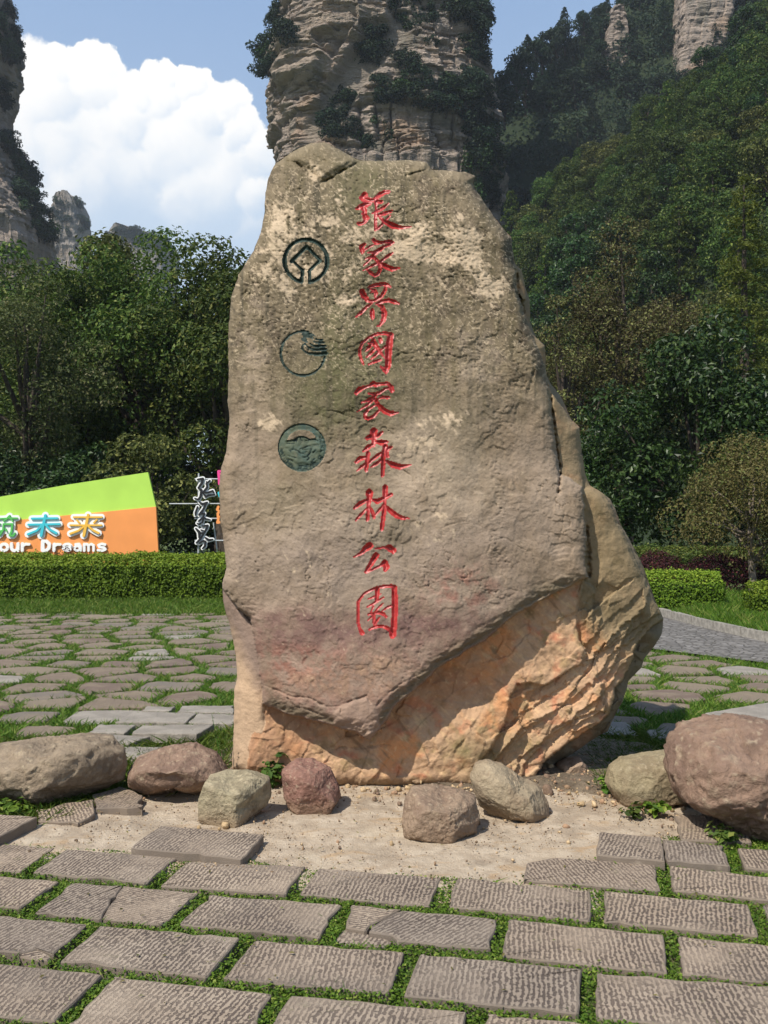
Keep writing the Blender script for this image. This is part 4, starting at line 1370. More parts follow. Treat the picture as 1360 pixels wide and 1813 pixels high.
# bare cream patches where the dark skin has gone
cream = spot(822, 440, 26, 40) * 1.3 + spot(870, 500, 26, 34) * 1.1 + spot(560, 310, 18, 30) + spot(500, 400, 30, 60) * 0.9 + spot(510, 480, 60, 50) * 0.8 + spot(710, 425, 60, 30) * 0.9 + spot(790, 740, 40, 28) * 0.7 \
    + spot(620, 520, 35, 40) * 0.7 + spot(480, 750, 22, 18) * 0.9 + spot(760, 450, 70, 80) * 0.5 + spot(600, 400, 60, 50) * 0.5 + spot(740, 790, 40, 26) * 0.6 + spot(540, 1010, 60, 30) * 0.3 + spot(780, 930, 50, 60) * 0.35
scr = fbm2((PX * 0.6 + PY * 0.8) / 26, (PX * 0.8 - PY * 0.6) / 7, 4, 291)
cm = sstep(0.30, 0.62, cream * 0.75 + 0.45 * n2 + 0.35 * n3 + 0.40 * scr)
Cc = blend(Cc, cm * 0.95 * (zone == 1), lin(208, 178, 138))
vm = np.exp(-(vein / 0.030) ** 2) * sstep(0.0, 0.3, n1 + 0.35 * top_m + 0.1) + np.exp(-(vein2 / 0.016) ** 2) * sstep(-0.1, 0.3, n2) * 0.8
Cc = blend(Cc, vm * (0.20 + 0.75 * sstep(760, 560, PY + 60 * n1)) * (zone == 1), lin(196, 170, 130))
speck = sstep(0.30, 0.5, fbm2(PX / 4.2, PY / 4.2, 3, 261))
Cc = blend(Cc, speck * (0.25 + 0.45 * top_m) * sstep(-0.2, 0.3, n2), lin(178, 154, 116))
dk = sstep(0.22, 0.5, fbm2(PX / 6.5, PY / 5.5, 4, 271))
Cc = blend(Cc, dk * (0.40 + 0.50 * top_m), lin(72, 61, 46))
Cc = blend(Cc, sstep(0.28, 0.5, pock) * rough_up * 0.5, lin(70, 60, 46))
Cc = blend(Cc, lowm * sstep(0.30, 0.02, np.abs(lam)) * 0.30, lin(120, 92, 64))
# lower, younger orange break
low = np.isin(zone, (2, 3, 4, 6))
lm = low * sstep(1000, 1120, PY + 0.40 * (PX - 1000) * (PX > 1000) * -1 + 25 * n2)
right_grey = sstep(1012, 1034, PX + 12 * n2) * sstep(1190, 1080, PY - (PX - 1060) * 0.55 + 30 * n2)
oc = np.zeros(PX.shape + (3,)) + lin(192, 152, 112)
oc = blend(oc, sstep(0.0, 0.35, n1), lin(208, 142, 82))
oc = blend(oc, sstep(0.1, 0.45, fbm2(PX / 45, PY / 40, 4, 281)) * 0.75, lin(198, 118, 76))
oc = blend(oc, sstep(0.1, 0.4, n2), lin(166, 134, 90))
oc = blend(oc, sstep(0.15, 0.5, fbm2((PX + PY) / 60, (PX - PY) / 16, 4, 283)) * 0.6, lin(218, 178, 124))
oc = blend(oc, sstep(0.2, 0.5, fbm2((PX + PY) / 90, (PX - PY) / 22, 4, 285)) * 0.6, lin(134, 104, 72))
oc = blend(oc, spot(900, 1320, 60, 40) * 0.4 + spot(830, 1340, 40, 30) * 0.7, lin(140, 124, 78))
oc = blend(oc, (zone == 6) * (spot(800, 1210, 110, 40) * 0.8) , lin(176, 126, 84))
oc = blend(oc, (zone == 6) * sstep(620, 500, PX) * 0.7, lin(160, 114, 78))
oc = blend(oc, sstep(0.25, 0.5, n3) * 0.5, lin(214, 172, 118))
oc = blend(oc, sstep(1370, 1392, PY + 6 * n2), lin(158, 128, 92))
Cc = blend(Cc, low * 1.0, oc)
Cc = blend(Cc, low * right_grey * 0.92, blend(np.zeros(PX.shape + (3,)) + lin(140, 120, 84), sstep(0, 0.4, n2), lin(124, 106, 72)))
Cc = blend(Cc, (zone == 0) * 1.0, blend(np.zeros(PX.shape + (3,)) + lin(134, 114, 82), sstep(0.05, 0.4, n1), lin(176, 128, 84)))
sl5 = (zone == 5)
Cc = blend(Cc, sl5 * 0.9, lin(146, 118, 100))
Cc = blend(Cc, sl5 * sstep(1100, 1180, PY - (PX - 420) * 2.0 + 20 * n2) * 0.9, lin(202, 162, 116))
Cc = blend(Cc, (zone == 7) * 0.8, blend(np.zeros(PX.shape + (3,)) + lin(150, 124, 78), sstep(0, 0.4, n2), lin(170, 128, 76)))
Cc = blend(Cc, np.clip(lipband, 0, 1) * 0.75, lin(112, 98, 68))
Cc = blend(Cc, (zone == 1) * sstep(0, 4, tipd) * 0.8, lin(168, 134, 108))
Cc = blend(Cc, sstep(330, 265, PY) * (zone == 1) * 0.5, lin(138, 120, 82))
Cc *= (1 + 0.10 * n3 + 0.08 * n1)[..., None]
lum = Cc @ np.array([0.3, 0.55, 0.15])
Cc = np.clip((lum[..., None] + (Cc - lum[..., None]) * np.where(low, 0.84, 0.73)[..., None]) * np.where(low, 0.88, 0.83)[..., None], 0.02, 0.75)

# ------------------------------------------------------------------ mesh it: front relief, then the back
inside_v = sil > 0
cell = inside_v[:-1, :-1] | inside_v[1:, :-1] | inside_v[1:, 1:] | inside_v[:-1, 1:]
gxs, gys = np.gradient(sil, STEP)
gl = np.hypot(gxs, gys) + 1e-6
shift = np.where(sil < 0, -sil, 0)
shift = np.clip(shift, 0, 3)
QX = PX + gxs / gl * shift
QY = PY + gys / gl * shift
ra, rb, rc = ray(QX, QY)
TT = Ysurf / rb
VF = np.stack([ra * TT, Ysurf, EYE + rc * TT], -1)
idx = np.arange(PX.size).reshape(PX.shape)
quads = np.stack([idx[:-1, :-1], idx[:-1, 1:], idx[1:, 1:], idx[1:, :-1]], -1)
cink = np.maximum.reduce([ink[:-1, :-1], ink[1:, :-1], ink[1:, 1:], ink[:-1, 1:]])
cink = np.where((ink[:-1, :-1] > 0).astype(int) + (ink[1:, :-1] > 0) + (ink[1:, 1:] > 0) + (ink[:-1, 1:] > 0) >= 2, cink, 0)
M_ROCK = attr_mat('weathered_sandstone', 0.92, 70, 0.34, 0.006, 0.7)
m, nt, out = new_mat('red_paint')
tc = nt.n('TexCoord').outputs['Object']
b = nt.noise(tc, 40, 5, 0.7)
c = nt.mix(nt.ramp(b, 0.35, 0.75), (0.32, 0.018, 0.018), (0.44, 0.050, 0.042))
principled(nt, out, c, 0.42, b, 0.003, 0.6, 0.5)
M_RED = m
m, nt, out = new_mat('green_paint')
tc = nt.n('TexCoord').outputs['Object']
b = nt.noise(tc, 30, 5, 0.7)
b2 = nt.noise(tc, 9, 4, 0.6)
c = nt.mix(nt.ramp(b2, 0.4, 0.65), (0.016, 0.030, 0.024), (0.030, 0.052, 0.042))
c = nt.mix(nt.ramp(b, 0.5, 0.75), c, (0.06, 0.07, 0.045))
principled(nt, out, c, 0.7, b, 0.003, 0.6, 0.3)
M_GREEN = m
m, nt, out = new_mat('faded_green_paint')
tc = nt.n('TexCoord').outputs['Object']
b = nt.noise(tc, 30, 5, 0.7)
b2 = nt.noise(tc, 9, 4, 0.6)
c = nt.mix(nt.ramp(b2, 0.4, 0.65), (0.075, 0.092, 0.058), (0.050, 0.085, 0.070))
c = nt.mix(nt.ramp(b, 0.5, 0.75), c, (0.12, 0.12, 0.08))
principled(nt, out, c, 0.75, b, 0.003, 0.6, 0.3)
M_SEAL = m


def sub(mask, name, mat, cols=None, parent=None, at_=None):
    q = quads[mask]
    used, inv = np.unique(q, return_inverse=True)
    me = make_mesh(name, VF.reshape(-1, 3)[used], inv.reshape(-1, 4), mat, True, None if cols is None else cols.reshape(-1, 3)[used])
    return obj(name, me, parent)


boulder = sub(cell & (cink == 0), 'inscribed_boulder', M_ROCK, Cc)
tag(boulder, 'huge upright sandstone boulder with red carved characters down its face', 'boulder')
for gi, nm in enumerate(GL):
    o_ = sub(cell & (cink == gi + 1), 'carved_character', M_RED, None, boulder)
lab = {20: 'green ring emblem with a square inside', 21: 'green open ring emblem with layered lines', 22: 'green round seal with mountain and lettering'}
for k in (20, 21, 22):
    o_ = sub(cell & (cink == k), 'carved_emblem', M_SEAL if k == 22 else M_GREEN, None, boulder)
    o_['label'] = lab[k]
    if k == 22:                                             # the cut lines of the seal get the darker green
        o_.data.materials.append(M_GREEN)
        gq = (groove_seal[:-1, :-1] & groove_seal[1:, 1:]) | (groove_seal[1:, :-1] & groove_seal[:-1, 1:])
        o_.data.polygons.foreach_set('material_index', gq[cell & (cink == 22)].astype(np.int32))
# back half, coarser, from the same outline
ks = 6
bx, by = PX[::ks, ::ks], PY[::ks, ::ks]
bs = sil[::ks, ::ks]
gbx, gby = np.gradient(bs, STEP * ks)
gbl = np.hypot(gbx, gby) + 1e-6
bsh = np.clip(np.where(bs < 0, -bs, 0), 0, 14)
bx, by = bx + gbx / gbl * bsh, by + gby / gbl * bsh
bcell = (bs[:-1, :-1] > 0) | (bs[1:, :-1] > 0) | (bs[1:, 1:] > 0) | (bs[:-1, 1:] > 0)
ins = np.clip(bs, 0, None) * MPP
yb0 = Ysurf[::ks, ::ks]
yb0 = np.maximum(yb0, 5.75)
YB = np.where(ins > 0, 6.0, np.clip(Ysurf[::ks, ::ks], 5.6, 6.2)) + 0.08 * sstep(0, 0.05, ins) + 0.75 * (1 - np.exp(-ins / 0.30)) + 0.06 * fbm2(bx / 60, by / 60, 4, 301) + 0.35 * sstep(900, 1390, by) * sstep(0, 0.3, ins)
ra, rb, rc = ray(bx, by)
t0 = np.where(ins > 0, 5.70, YB) / rb
BV = np.stack([ra * t0, YB, EYE + rc * t0], -1)
BV[..., 2] = np.maximum(BV[..., 2], -0.12)
bid = np.arange(bx.size).reshape(bx.shape)
bq = np.stack([bid[:-1, :-1], bid[1:, :-1], bid[1:, 1:], bid[:-1, 1:]], -1)[bcell]
used, inv = np.unique(bq, return_inverse=True)
bcol = Cc[::ks, ::ks].reshape(-1, 3)[used]
obj('boulder_back', make_mesh('boulder_back', BV.reshape(-1, 3)[used], inv.reshape(-1, 4), M_ROCK, True, bcol), boulder)
del VF, QX, QY, TT

# ================================================================== LOOSE STONES
def ico(n):
    t = (1 + 5 ** .5) / 2
    V = [(-1, t, 0), (1, t, 0), (-1, -t, 0), (1, -t, 0), (0, -1, t), (0, 1, t), (0, -1, -t), (0, 1, -t), (t, 0, -1), (t, 0, 1), (-t, 0, -1), (-t, 0, 1)]
    Fc = [(0, 11, 5), (0, 5, 1), (0, 1, 7), (0, 7, 10), (0, 10, 11), (1, 5, 9), (5, 11, 4), (11, 10, 2), (10, 7, 6), (7, 1, 8), (3, 9, 4), (3, 4, 2), (3, 2, 6), (3, 6, 8), (3, 8, 9), (4, 9, 5), (2, 4, 11), (6, 2, 10),
          (8, 6, 7), (9, 8, 1)]
    V = [np.array(v) / np.linalg.norm(v) for v in V]
    for _ in range(n):
        cache, F2 = {}, []

        def midp(a, b):
            k = (min(a, b), max(a, b))
            if k not in cache:
                p = V[a] + V[b]
                V.append(p / np.linalg.norm(p))
                cache[k] = len(V) - 1
            return cache[k]
        for a, b, c in Fc:
            ab, bc, ca = midp(a, b), midp(b, c), midp(c, a)
            F2 += [(a, ab, ca), (b, bc, ab), (c, ca, bc), (ab, bc, ca)]
        Fc = F2
    return np.array(V), np.array(Fc)


ICO5 = ico(5)
ICO1 = ico(1)
IC0 = ico(0)


def stone(name, poly, base_py, depth, seed, cols, label, p=2.6, facets=6, cut=0.80, rough=1.0, planes=(), group=None):
    """loose stone whose outline (photo pixels) gets real thickness at its own distance"""
    yg = G(680, base_py)[1]
    yc = yg + depth * 0.55
    Q = np.array([PD(a, b, yc - depth * 0.12) for a, b in poly])[:, [0, 2]] * np.array([0.975, 1.0])
    Q[:, 0] /= 0.975
    Q = Q.mean(0) + (Q - Q.mean(0)) * 0.965
    cen = (Q.min(0) + Q.max(0)) / 2
    D = Q - cen
    V, Fc = ICO5
    rng = np.random.RandomState(seed)
    th = np.arctan2(V[:, 2], V[:, 0])
    # star-shaped outline radius
    R = np.zeros(len(V))
    dx, dz = np.cos(th), np.sin(th)
    for i in range(len(D)):
        a, b = D[i], D[(i + 1) % len(D)]
        e = b - a
        den = dx * e[1] - dz * e[0]
        with np.errstate(divide='ignore', invalid='ignore'):
            t = (a[0] * e[1] - a[1] * e[0]) / den
            s = (a[0] * dz - a[1] * dx) / den
        hit = (t > 0) & (s >= -1e-6) & (s <= 1 + 1e-6)
        R = np.where(hit & (t > R), t, R)
    rho = np.hypot(V[:, 0], V[:, 2])
    b = np.abs(V[:, 1])
    sc_ = (rho ** p + b ** p) ** (-1 / p)
    U = np.stack([dx * rho * sc_, V[:, 1] * sc_, dz * rho * sc_], -1)          # unit superellipsoid
    cuts = [Vector((rng.normal(), -abs(rng.normal()) * 0.9, rng.normal() * 0.8 + 0.2)).normalized() for _ in range(facets + 7)]
    cuts = [(np.array(c_), cut * rng.uniform(0.92, 1.15)) for c_ in cuts] + [(np.array(Vector(c_).normalized()), k) for c_, k in planes]
    for nn, k in cuts:
        d = U @ nn - k
        U -= np.clip(d, 0, None)[:, None] * nn * 0.97
    rn = np.hypot(U[:, 0], U[:, 2]) / (rho + 1e-9)
    P_ = np.stack([dx * rho * rn * R, U[:, 1] * depth * 0.5, dz * rho * rn * R], -1)
    sz = R.mean()
    n1_ = fbm3(P_ / (sz * 0.8), 4, seed)
    n2_ = fbm3(P_ / (sz * 0.22), 4, seed + 5)
    n3_ = fbm3(P_ / (sz * 0.07), 3, seed + 9)
    nr = V / np.linalg.norm(V, axis=1, keepdims=True)
    k_ = n1_ * 3.0
    terr_ = np.floor(k_) + sstep(0, 0.10, k_ - np.floor(k_))
    P_ = P_ + nr * (0.045 * n1_ + 0.035 * n2_ + 0.022 * n3_ + 0.012 * fbm3(P_ / (sz * 0.03), 2, seed + 11) + 0.045 * (terr_ - k_) - 0.03 * np.exp(-(np.abs(fbm3(P_ / (sz * 0.5), 4, seed + 21)) / 0.02) ** 2))[:, None] * sz * rough
    P_ = P_ + np.array([cen[0], yc, cen[1]])
    lo, top_ = P_[:, 2].min(), P_[:, 2].max()
    P_[:, 2] = top_ - (top_ - P_[:, 2]) * (top_ + 0.055) / (top_ - lo)
    P_[:, 2] = np.maximum(P_[:, 2], -0.06)
    c0, c1, c2 = [lin(*c_) for c_ in cols]
    C = np.zeros((len(V), 3)) + c0
    C = blend(C, sstep(-0.1, 0.3, n1_), c1)
    C = blend(C, sstep(0.1, 0.45, n2_), c2)
    C = blend(C, sstep(0.25, 0.5, n3_) * 0.5, c0 * 0.62)
    C = blend(C, sstep(0.15, 0.5, fbm3(P_ / (sz * 0.35), 4, seed + 31)) * 0.55, c1 * 0.62)
    C = blend(C, sstep(0.2, 0.5, fbm3(P_ / (sz * 0.12), 4, seed + 41)) * 0.5, lin(196, 176, 140))
    C = blend(C, sstep(0.10, 0.0, P_[:, 2] - 0.02 * n2_) * 0.6, lin(150, 122, 92))
    lum_ = C @ np.array([0.3, 0.55, 0.15])
    C = (lum_[:, None] + (C - lum_[:, None]) * 0.80) * 0.86 * (1 + 0.15 * n3_)[:, None]
    base = np.array([cen[0], yc, 0])
    o_ = obj(name, make_mesh(name, P_ - base, Fc, M_STONE, True, np.clip(C, 0.02, 0.7)), None, base)
    return tag(o_, label, 'rock', group)


M_STONE = attr_mat('loose_stone', 0.92, 62, 0.55, 0.012, 1.0)
GRP = 'loose rocks set in front of the boulder'
TAN = ((146, 126, 100), (130, 112, 90), (158, 138, 110))
REDC = ((142, 112, 90), (126, 98, 80), (154, 128, 102))
stone('loose_rock', [(-75, 1335), (0, 1323), (60, 1315), (150, 1308), (188, 1312), (212, 1335), (218, 1365), (212, 1392), (180, 1408), (120, 1428), (60, 1433), (-10, 1424), (-80, 1415)], 1438, 0.55, 4, TAN,
      'long tan rock with a dark hollow, cut off at the left edge of the photo', 2.8, 4, 0.86, 1.0, planes=[((0.8, -0.5, -0.25), 0.72)])
stone('loose_rock', [(212, 1376), (226, 1350), (280, 1330), (340, 1322), (380, 1342), (402, 1372), (370, 1396), (335, 1418), (295, 1432), (250, 1420), (222, 1398)], 1431, 0.50, 8, REDC,
      'low domed reddish rock with an undercut front, behind the grey block', 2.4, 2, 0.9, 0.8, planes=[((-0.10, -0.72, -0.68), 0.34), ((0.1, -0.55, 0.8), 0.82)])
stone('loose_rock', [(352, 1412), (362, 1384), (392, 1374), (440, 1375), (474, 1388), (477, 1420), (470, 1438), (430, 1462), (395, 1467), (352, 1450)], 1464, 0.32, 12, ((160, 146, 112), (140, 126, 96), (178, 160, 124)),
      'squarish grey-green stone block with a flat top and dark right side', 7.0, 1, 1.15, 0.6, planes=[((0.86, -0.50, -0.05), 0.62), ((-0.1, -0.25, 0.97), 0.74), ((-0.35, -0.93, -0.05), 0.86)])
stone('loose_rock', [(492, 1395), (498, 1365), (520, 1349), (550, 1347), (585, 1365), (600, 1395), (607, 1420), (590, 1443), (550, 1446), (515, 1437), (494, 1418)], 1445, 0.32, 16, ((148, 104, 86), (132, 92, 76), (158, 120, 100)),
      'small rounded red rock just right of the grey block', 2.7, 4, 0.84, 0.8)
stone('loose_rock', [(712, 1465), (716, 1425), (728, 1404), (770, 1400), (820, 1408), (846, 1420), (852, 1455), (845, 1475), (800, 1491), (740, 1494), (714, 1482)], 1492, 0.32, 20, ((150, 124, 98), (134, 108, 86), (164, 138, 110)),
      'angular brown stone with a flat chipped top, nearest the viewer', 5.0, 5, 0.95, 0.9, planes=[((0.0, -0.3, 0.95), 0.74), ((0.8, -0.6, 0.0), 0.84)])
stone('loose_rock', [(832, 1378), (842, 1355), (862, 1349), (892, 1358), (925, 1380), (960, 1395), (976, 1425), (976, 1446), (950, 1461), (915, 1455), (870, 1447), (848, 1425)], 1460, 0.34, 24, ((164, 144, 112), (152, 130, 100), (172, 152, 118)),
      'smooth tan rock lying aslant at the foot of the boulder', 2.6, 4, 0.88, 0.7)
stone('loose_rock', [(1076, 1392), (1082, 1365), (1105, 1348), (1150, 1340), (1200, 1333), (1240, 1345), (1240, 1420), (1190, 1432), (1130, 1436), (1095, 1425)], 1436, 0.42, 28, ((150, 134, 98), (138, 120, 88), (158, 142, 106)),
      'smooth round olive-tan rock half hidden by the big red one', 2.6, 2, 0.95, 0.6)
stone('loose_rock', [(1196, 1375), (1198, 1325), (1222, 1292), (1280, 1276), (1345, 1278), (1400, 1290), (1440, 1330), (1450, 1400), (1420, 1480), (1370, 1497), (1310, 1478), (1250, 1452), (1210, 1420)], 1512, 0.75, 33, REDC,
      'largest loose rock, red-brown and round, at the right edge', 2.6, 5, 0.88, 1.0)
stone('loose_rock', [(982, 1372), (990, 1355), (1010, 1346), (1030, 1345), (1043, 1358), (1044, 1372), (1015, 1377)], 1375, 0.25, 36, ((170, 140, 112), (150, 118, 96), (180, 150, 122)),
      'small pinkish rubble stone tucked under the right end of the boulder', 3.0, 5, 0.85, 1.0)
# broken pieces of paving under the left rocks
brk_ = thing('broken_slab', 'thin broken paving slab lying under the two left rocks', 'slab', (0, 0, 0))
slab([(165, 1404), (215, 1392), (252, 1408), (250, 1432), (170, 1428)], 0.026, thick=0.07, parent=brk_, name='slab_piece', rough=2.5, tilt=0.02)
slab([(66, 1432), (110, 1424), (166, 1418), (165, 1446), (140, 1455), (70, 1450)], 0.014, thick=0.07, parent=brk_, name='slab_piece', rough=2.5, tilt=0.02)

# pebbles and grit round the foot of the boulder
rng = np.random.RandomState(77)
Vp, Fp, Cp, o_n = [], [], [], 0
n = 0
while n < 2200:
    x, y = rng.uniform(-1.4, 2.4), rng.uniform(4.4, 6.4)
    d = poly_sdf(np.array([x]), np.array([y]), SOILG)[0]
    if rng.uniform() > (0.9 if d > 0 else max(0.03, 0.5 + d * 1.6)) or (d < 0 and not in_poly(np.array([x]), np.array([y]), PADG)[0]):
        continue
    s_ = 0.006 * math.exp(rng.normal() * 0.55)
    IC = ICO1 if s_ > 0.0085 else IC0
    v = IC[0] * s_ * rng.uniform(0.55, 1.3, 3) * (1 + 0.15 * rng.normal(size=(len(IC[0]), 1)))
    Vp.append(v + np.array([x, y, s_ * 0.3 + (0.01 if d > 0.2 else -0.008)]))
    Fp.append(IC[1] + o_n)
    c_ = lin(*[(170, 146, 112), (140, 116, 92), (190, 165, 130), (120, 100, 84), (160, 130, 104)][rng.randint(5)])
    Cp.append(np.tile(c_, (len(v), 1)))
    o_n += len(v)
    n += 1
n = 0
while n < 3500:
    x, y = rng.uniform(-2.0, 2.3), rng.uniform(4.2, 6.2)
    if not in_poly(np.array([x]), np.array([y]), PADG)[0] or rng.uniform() > 0.35 + 0.65 * float(pn2(np.array([x * 1.7]), np.array([y * 1.7]), 4)[0] > 0.0):
        continue
    s_ = 0.0028 * math.exp(rng.normal() * 0.4)
    Vp.append(IC0[0] * s_ * rng.uniform(0.6, 1.3, 3) + np.array([x, y, 0.002]))
    Fp.append(IC0[1] + o_n)
    Cp.append(np.tile(lin(*[(150, 128, 100), (120, 100, 80), (176, 152, 120), (100, 84, 68)][rng.randint(4)]), (12, 1)))
    o_n += 12
    n += 1
pb = obj('pebbles', make_mesh('pebbles', np.concatenate(Vp), np.concatenate(Fp), M_STONE, True, np.concatenate(Cp)))
tag(pb, 'loose grit and pebbles scattered round the foot of the boulder', 'pebbles', kind='stuff')

# ================================================================== HEDGES, SHRUBS AND WEEDS
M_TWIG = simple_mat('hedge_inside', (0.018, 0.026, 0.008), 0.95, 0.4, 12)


def hedge(name, pts, h, w, label, seed, leaf=0.05, dens=2600, mat=None, group=None, cat='hedge', z0=-0.05, bumps=0.05):
    """clipped hedge along a line: dark twiggy inside and a skin of leaves"""
    rng = np.random.RandomState(seed)
    root = thing(name, label, cat, (pts[0][0], pts[0][1], 0), group)
    base = np.array([pts[0][0], pts[0][1], 0.0])
    P, N, cores, tints = [], [], [], []
    for a, b in zip(pts[:-1], pts[1:]):
        a, b = np.array(a, float), np.array(b, float)
        L = np.linalg.norm(b - a)
        d = (b - a) / L
        nn = np.array([-d[1], d[0]])
        for kind, area in (('top', L * w), ('f', L * h), ('k', L * h), ('e0', w * h), ('e1', w * h)):
            n = int(area * dens)
            s = rng.uniform(0, L, n)
            t = rng.uniform(-w / 2, w / 2, n)
            z = rng.uniform(0.02, h - 0.15, n)
            if kind == 'top':
                z = h - 0.20 * np.abs(t / (w / 2)) ** 3
                nv = np.stack([nn[0] * t / w, nn[1] * t / w, np.ones(n)], -1)
            elif kind in 'fk':
                sg = -1 if kind == 'f' else 1
                t = np.full(n, sg * w / 2)
                nv = np.tile([nn[0] * sg, nn[1] * sg, 0.25], (n, 1))
            else:
                s = np.full(n, 0 if kind == 'e0' else L)
                sg = -1 if kind == 'e0' else 1
                nv = np.tile([d[0] * sg, d[1] * sg, 0.2], (n, 1))
            xy = a + d * s[:, None] + nn * t[:, None]
            p = np.stack([xy[:, 0], xy[:, 1], z + z0], -1)
            lump = fbm3(p * 2.2, 3, seed)
            p += nv * (bumps * 1.6 * lump + rng.normal(size=n) * 0.028)[:, None]
            p[:, 2] += (rng.uniform(size=n) < 0.06) * rng.uniform(0, 0.07, n) * (kind == 'top')
            P.append(p)
            tints.append(rng.uniform(0.55, 1.0, n) if kind == 'top' else rng.uniform(0, 0.8, n) + 0.25 * sstep(h * 0.6, h, z))  # top leaves tinted lighter: sunlit band and fresh growth put into the colour
            N.append(nv + rng.normal(size=(n, 3)) * 0.6 + np.array([0, 0, 0.25]))
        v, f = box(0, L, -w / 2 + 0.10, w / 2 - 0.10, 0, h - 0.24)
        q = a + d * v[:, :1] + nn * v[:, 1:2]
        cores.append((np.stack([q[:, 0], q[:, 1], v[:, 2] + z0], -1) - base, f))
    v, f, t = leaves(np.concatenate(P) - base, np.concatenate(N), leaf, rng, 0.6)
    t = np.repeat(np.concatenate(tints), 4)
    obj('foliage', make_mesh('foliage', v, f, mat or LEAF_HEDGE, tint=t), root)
    v, f = join(cores)
    obj('twigs', make_mesh('twigs', v, f, M_TWIG), root)
    return root


def mound(name, c, rx, ry, h, label, seed, mat, leaf=0.05, dens=3000, cat='shrub', group=None, z0=-0.05, stems=True):
    rng = np.random.RandomState(seed)
    root = thing(name, label, cat, (c[0], c[1], z0), group)
    n = int(dens * rx * ry * 3)
    d = rng.normal(size=(n, 3))
    d[:, 2] = np.abs(d[:, 2])
    d /= np.linalg.norm(d, axis=1, keepdims=True)
    lump = 1 + 0.22 * fbm3(d * 2.6 + seed, 3, seed)
    p = d * lump[:, None] * rng.uniform(0.82, 1.06, n)[:, None] * np.array([rx, ry, h])
    v, f, t = leaves(p, d + rng.normal(size=(n, 3)) * 0.6, leaf, rng, 0.6)
    obj('foliage', make_mesh('foliage', v, f, mat, tint=t), root)
    if stems:
        ps = []
        for k in range(6):
            e = d[k] * np.array([rx, ry, h]) * 0.8
            ps.append(tube([(0, 0, -0.05), e * 0.5 + np.array([0, 0, 0.1 * h]), e], [0.02, 0.014, 0.006], 5))
        v, f = join(ps)
        obj('stem', make_mesh('stem', v, f, BARK), root)
    return root


yl_ = 19.6
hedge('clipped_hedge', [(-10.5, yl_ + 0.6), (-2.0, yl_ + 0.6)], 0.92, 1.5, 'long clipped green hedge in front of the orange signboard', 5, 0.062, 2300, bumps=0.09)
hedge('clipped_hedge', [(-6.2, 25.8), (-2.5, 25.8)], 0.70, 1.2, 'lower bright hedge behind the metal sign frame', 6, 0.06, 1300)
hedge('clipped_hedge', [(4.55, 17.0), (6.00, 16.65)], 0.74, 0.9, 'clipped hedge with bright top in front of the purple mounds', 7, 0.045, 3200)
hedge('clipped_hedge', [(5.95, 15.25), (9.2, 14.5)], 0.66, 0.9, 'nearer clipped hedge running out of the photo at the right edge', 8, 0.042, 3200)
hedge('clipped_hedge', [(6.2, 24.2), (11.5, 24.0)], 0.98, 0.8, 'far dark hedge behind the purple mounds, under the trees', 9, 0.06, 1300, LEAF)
mound('purple_shrub', (6.05, 20.6), 0.80, 0.6, 0.98, 'smaller rounded purple-leaved shrub, nearer the boulder', 11, LEAF_PURPLE, 0.045, 5000)
mound('purple_shrub', (7.35, 20.2), 1.15, 0.7, 0.96, 'wider rounded purple-leaved shrub right of the smaller one', 12, LEAF_PURPLE, 0.045, 5000)
mound('purple_shrub', (8.9, 18.2), 0.8, 0.6, 0.62, 'low purple shrub behind the nearer hedge at the right edge', 13, LEAF_PURPLE, 0.045, 4000)
mound('purple_shrub', (-7.15, 20.9), 0.55, 0.3, 1.10, 'purple sprig rising from the hedge in front of the signboard lettering', 14, LEAF_PURPLE, 0.05, 2600)
mound('round_bush', (7.2, 25.2), 0.75, 0.6, 1.05, 'small pale green bush behind the far hedge, beside the boulder', 15, LEAF, 0.07, 2200)
mound('round_bush', (11.9, 25.0), 0.8, 0.6, 1.15, 'dark leafy bush behind the far hedge, further right', 16, LEAF_DARK, 0.08, 1800)
mound('round_bush', (9.1, 16.6), 0.55, 0.5, 1.0, 'fresh green bush at the right edge behind the nearer hedge', 17, LEAF, 0.07, 2200)


def weed(c, h, n, spread, seed, label, leaf=0.035, mat=None, name='weed', cat='weed', thin=False):
    rng = np.random.RandomState(seed)
    root = thing(name, label, cat, (c[0], c[1], c[2]))
    ps, P, N = [], [], []
    for k in range(n):
        th = rng.uniform(0, 2 * np.pi)
        e = np.array([math.cos(th) * spread * rng.uniform(0.2, 1), math.sin(th) * spread * rng.uniform(0.2, 1), h * rng.uniform(0.5, 1)])
        m_ = e * np.array([0.35, 0.35, 0.55])
        ps.append(tube([(0, 0, -0.03), m_, e], [0.004, 0.003, 0.0012], 4))
        kk = 5 if not thin else 12
        for t in np.linspace(0.3, 1, kk):
            p = m_ * (t / 0.5) if t < 0.5 else m_ + (e - m_) * (t - 0.5) * 2
            for _ in range(3 if not thin else 1):
                dv = rng.normal(size=3) * np.array([1, 1, 0.4])
                P.append(p + dv * leaf * 0.45)
                N.append(np.array([dv[0] * 0.5, dv[1] * 0.5, 1.0]))
    v, f, t = leaves(np.array(P), np.array(N), leaf, rng, 0.6, 0.12)
    obj('leaf_cluster', make_mesh('leaf_cluster', v, f, mat or LEAF_CLOVER, tint=t), root)
    v, f = join(ps)
    obj('stem', make_mesh('stem', v, f, LEAF_CLOVER), root)
    return root


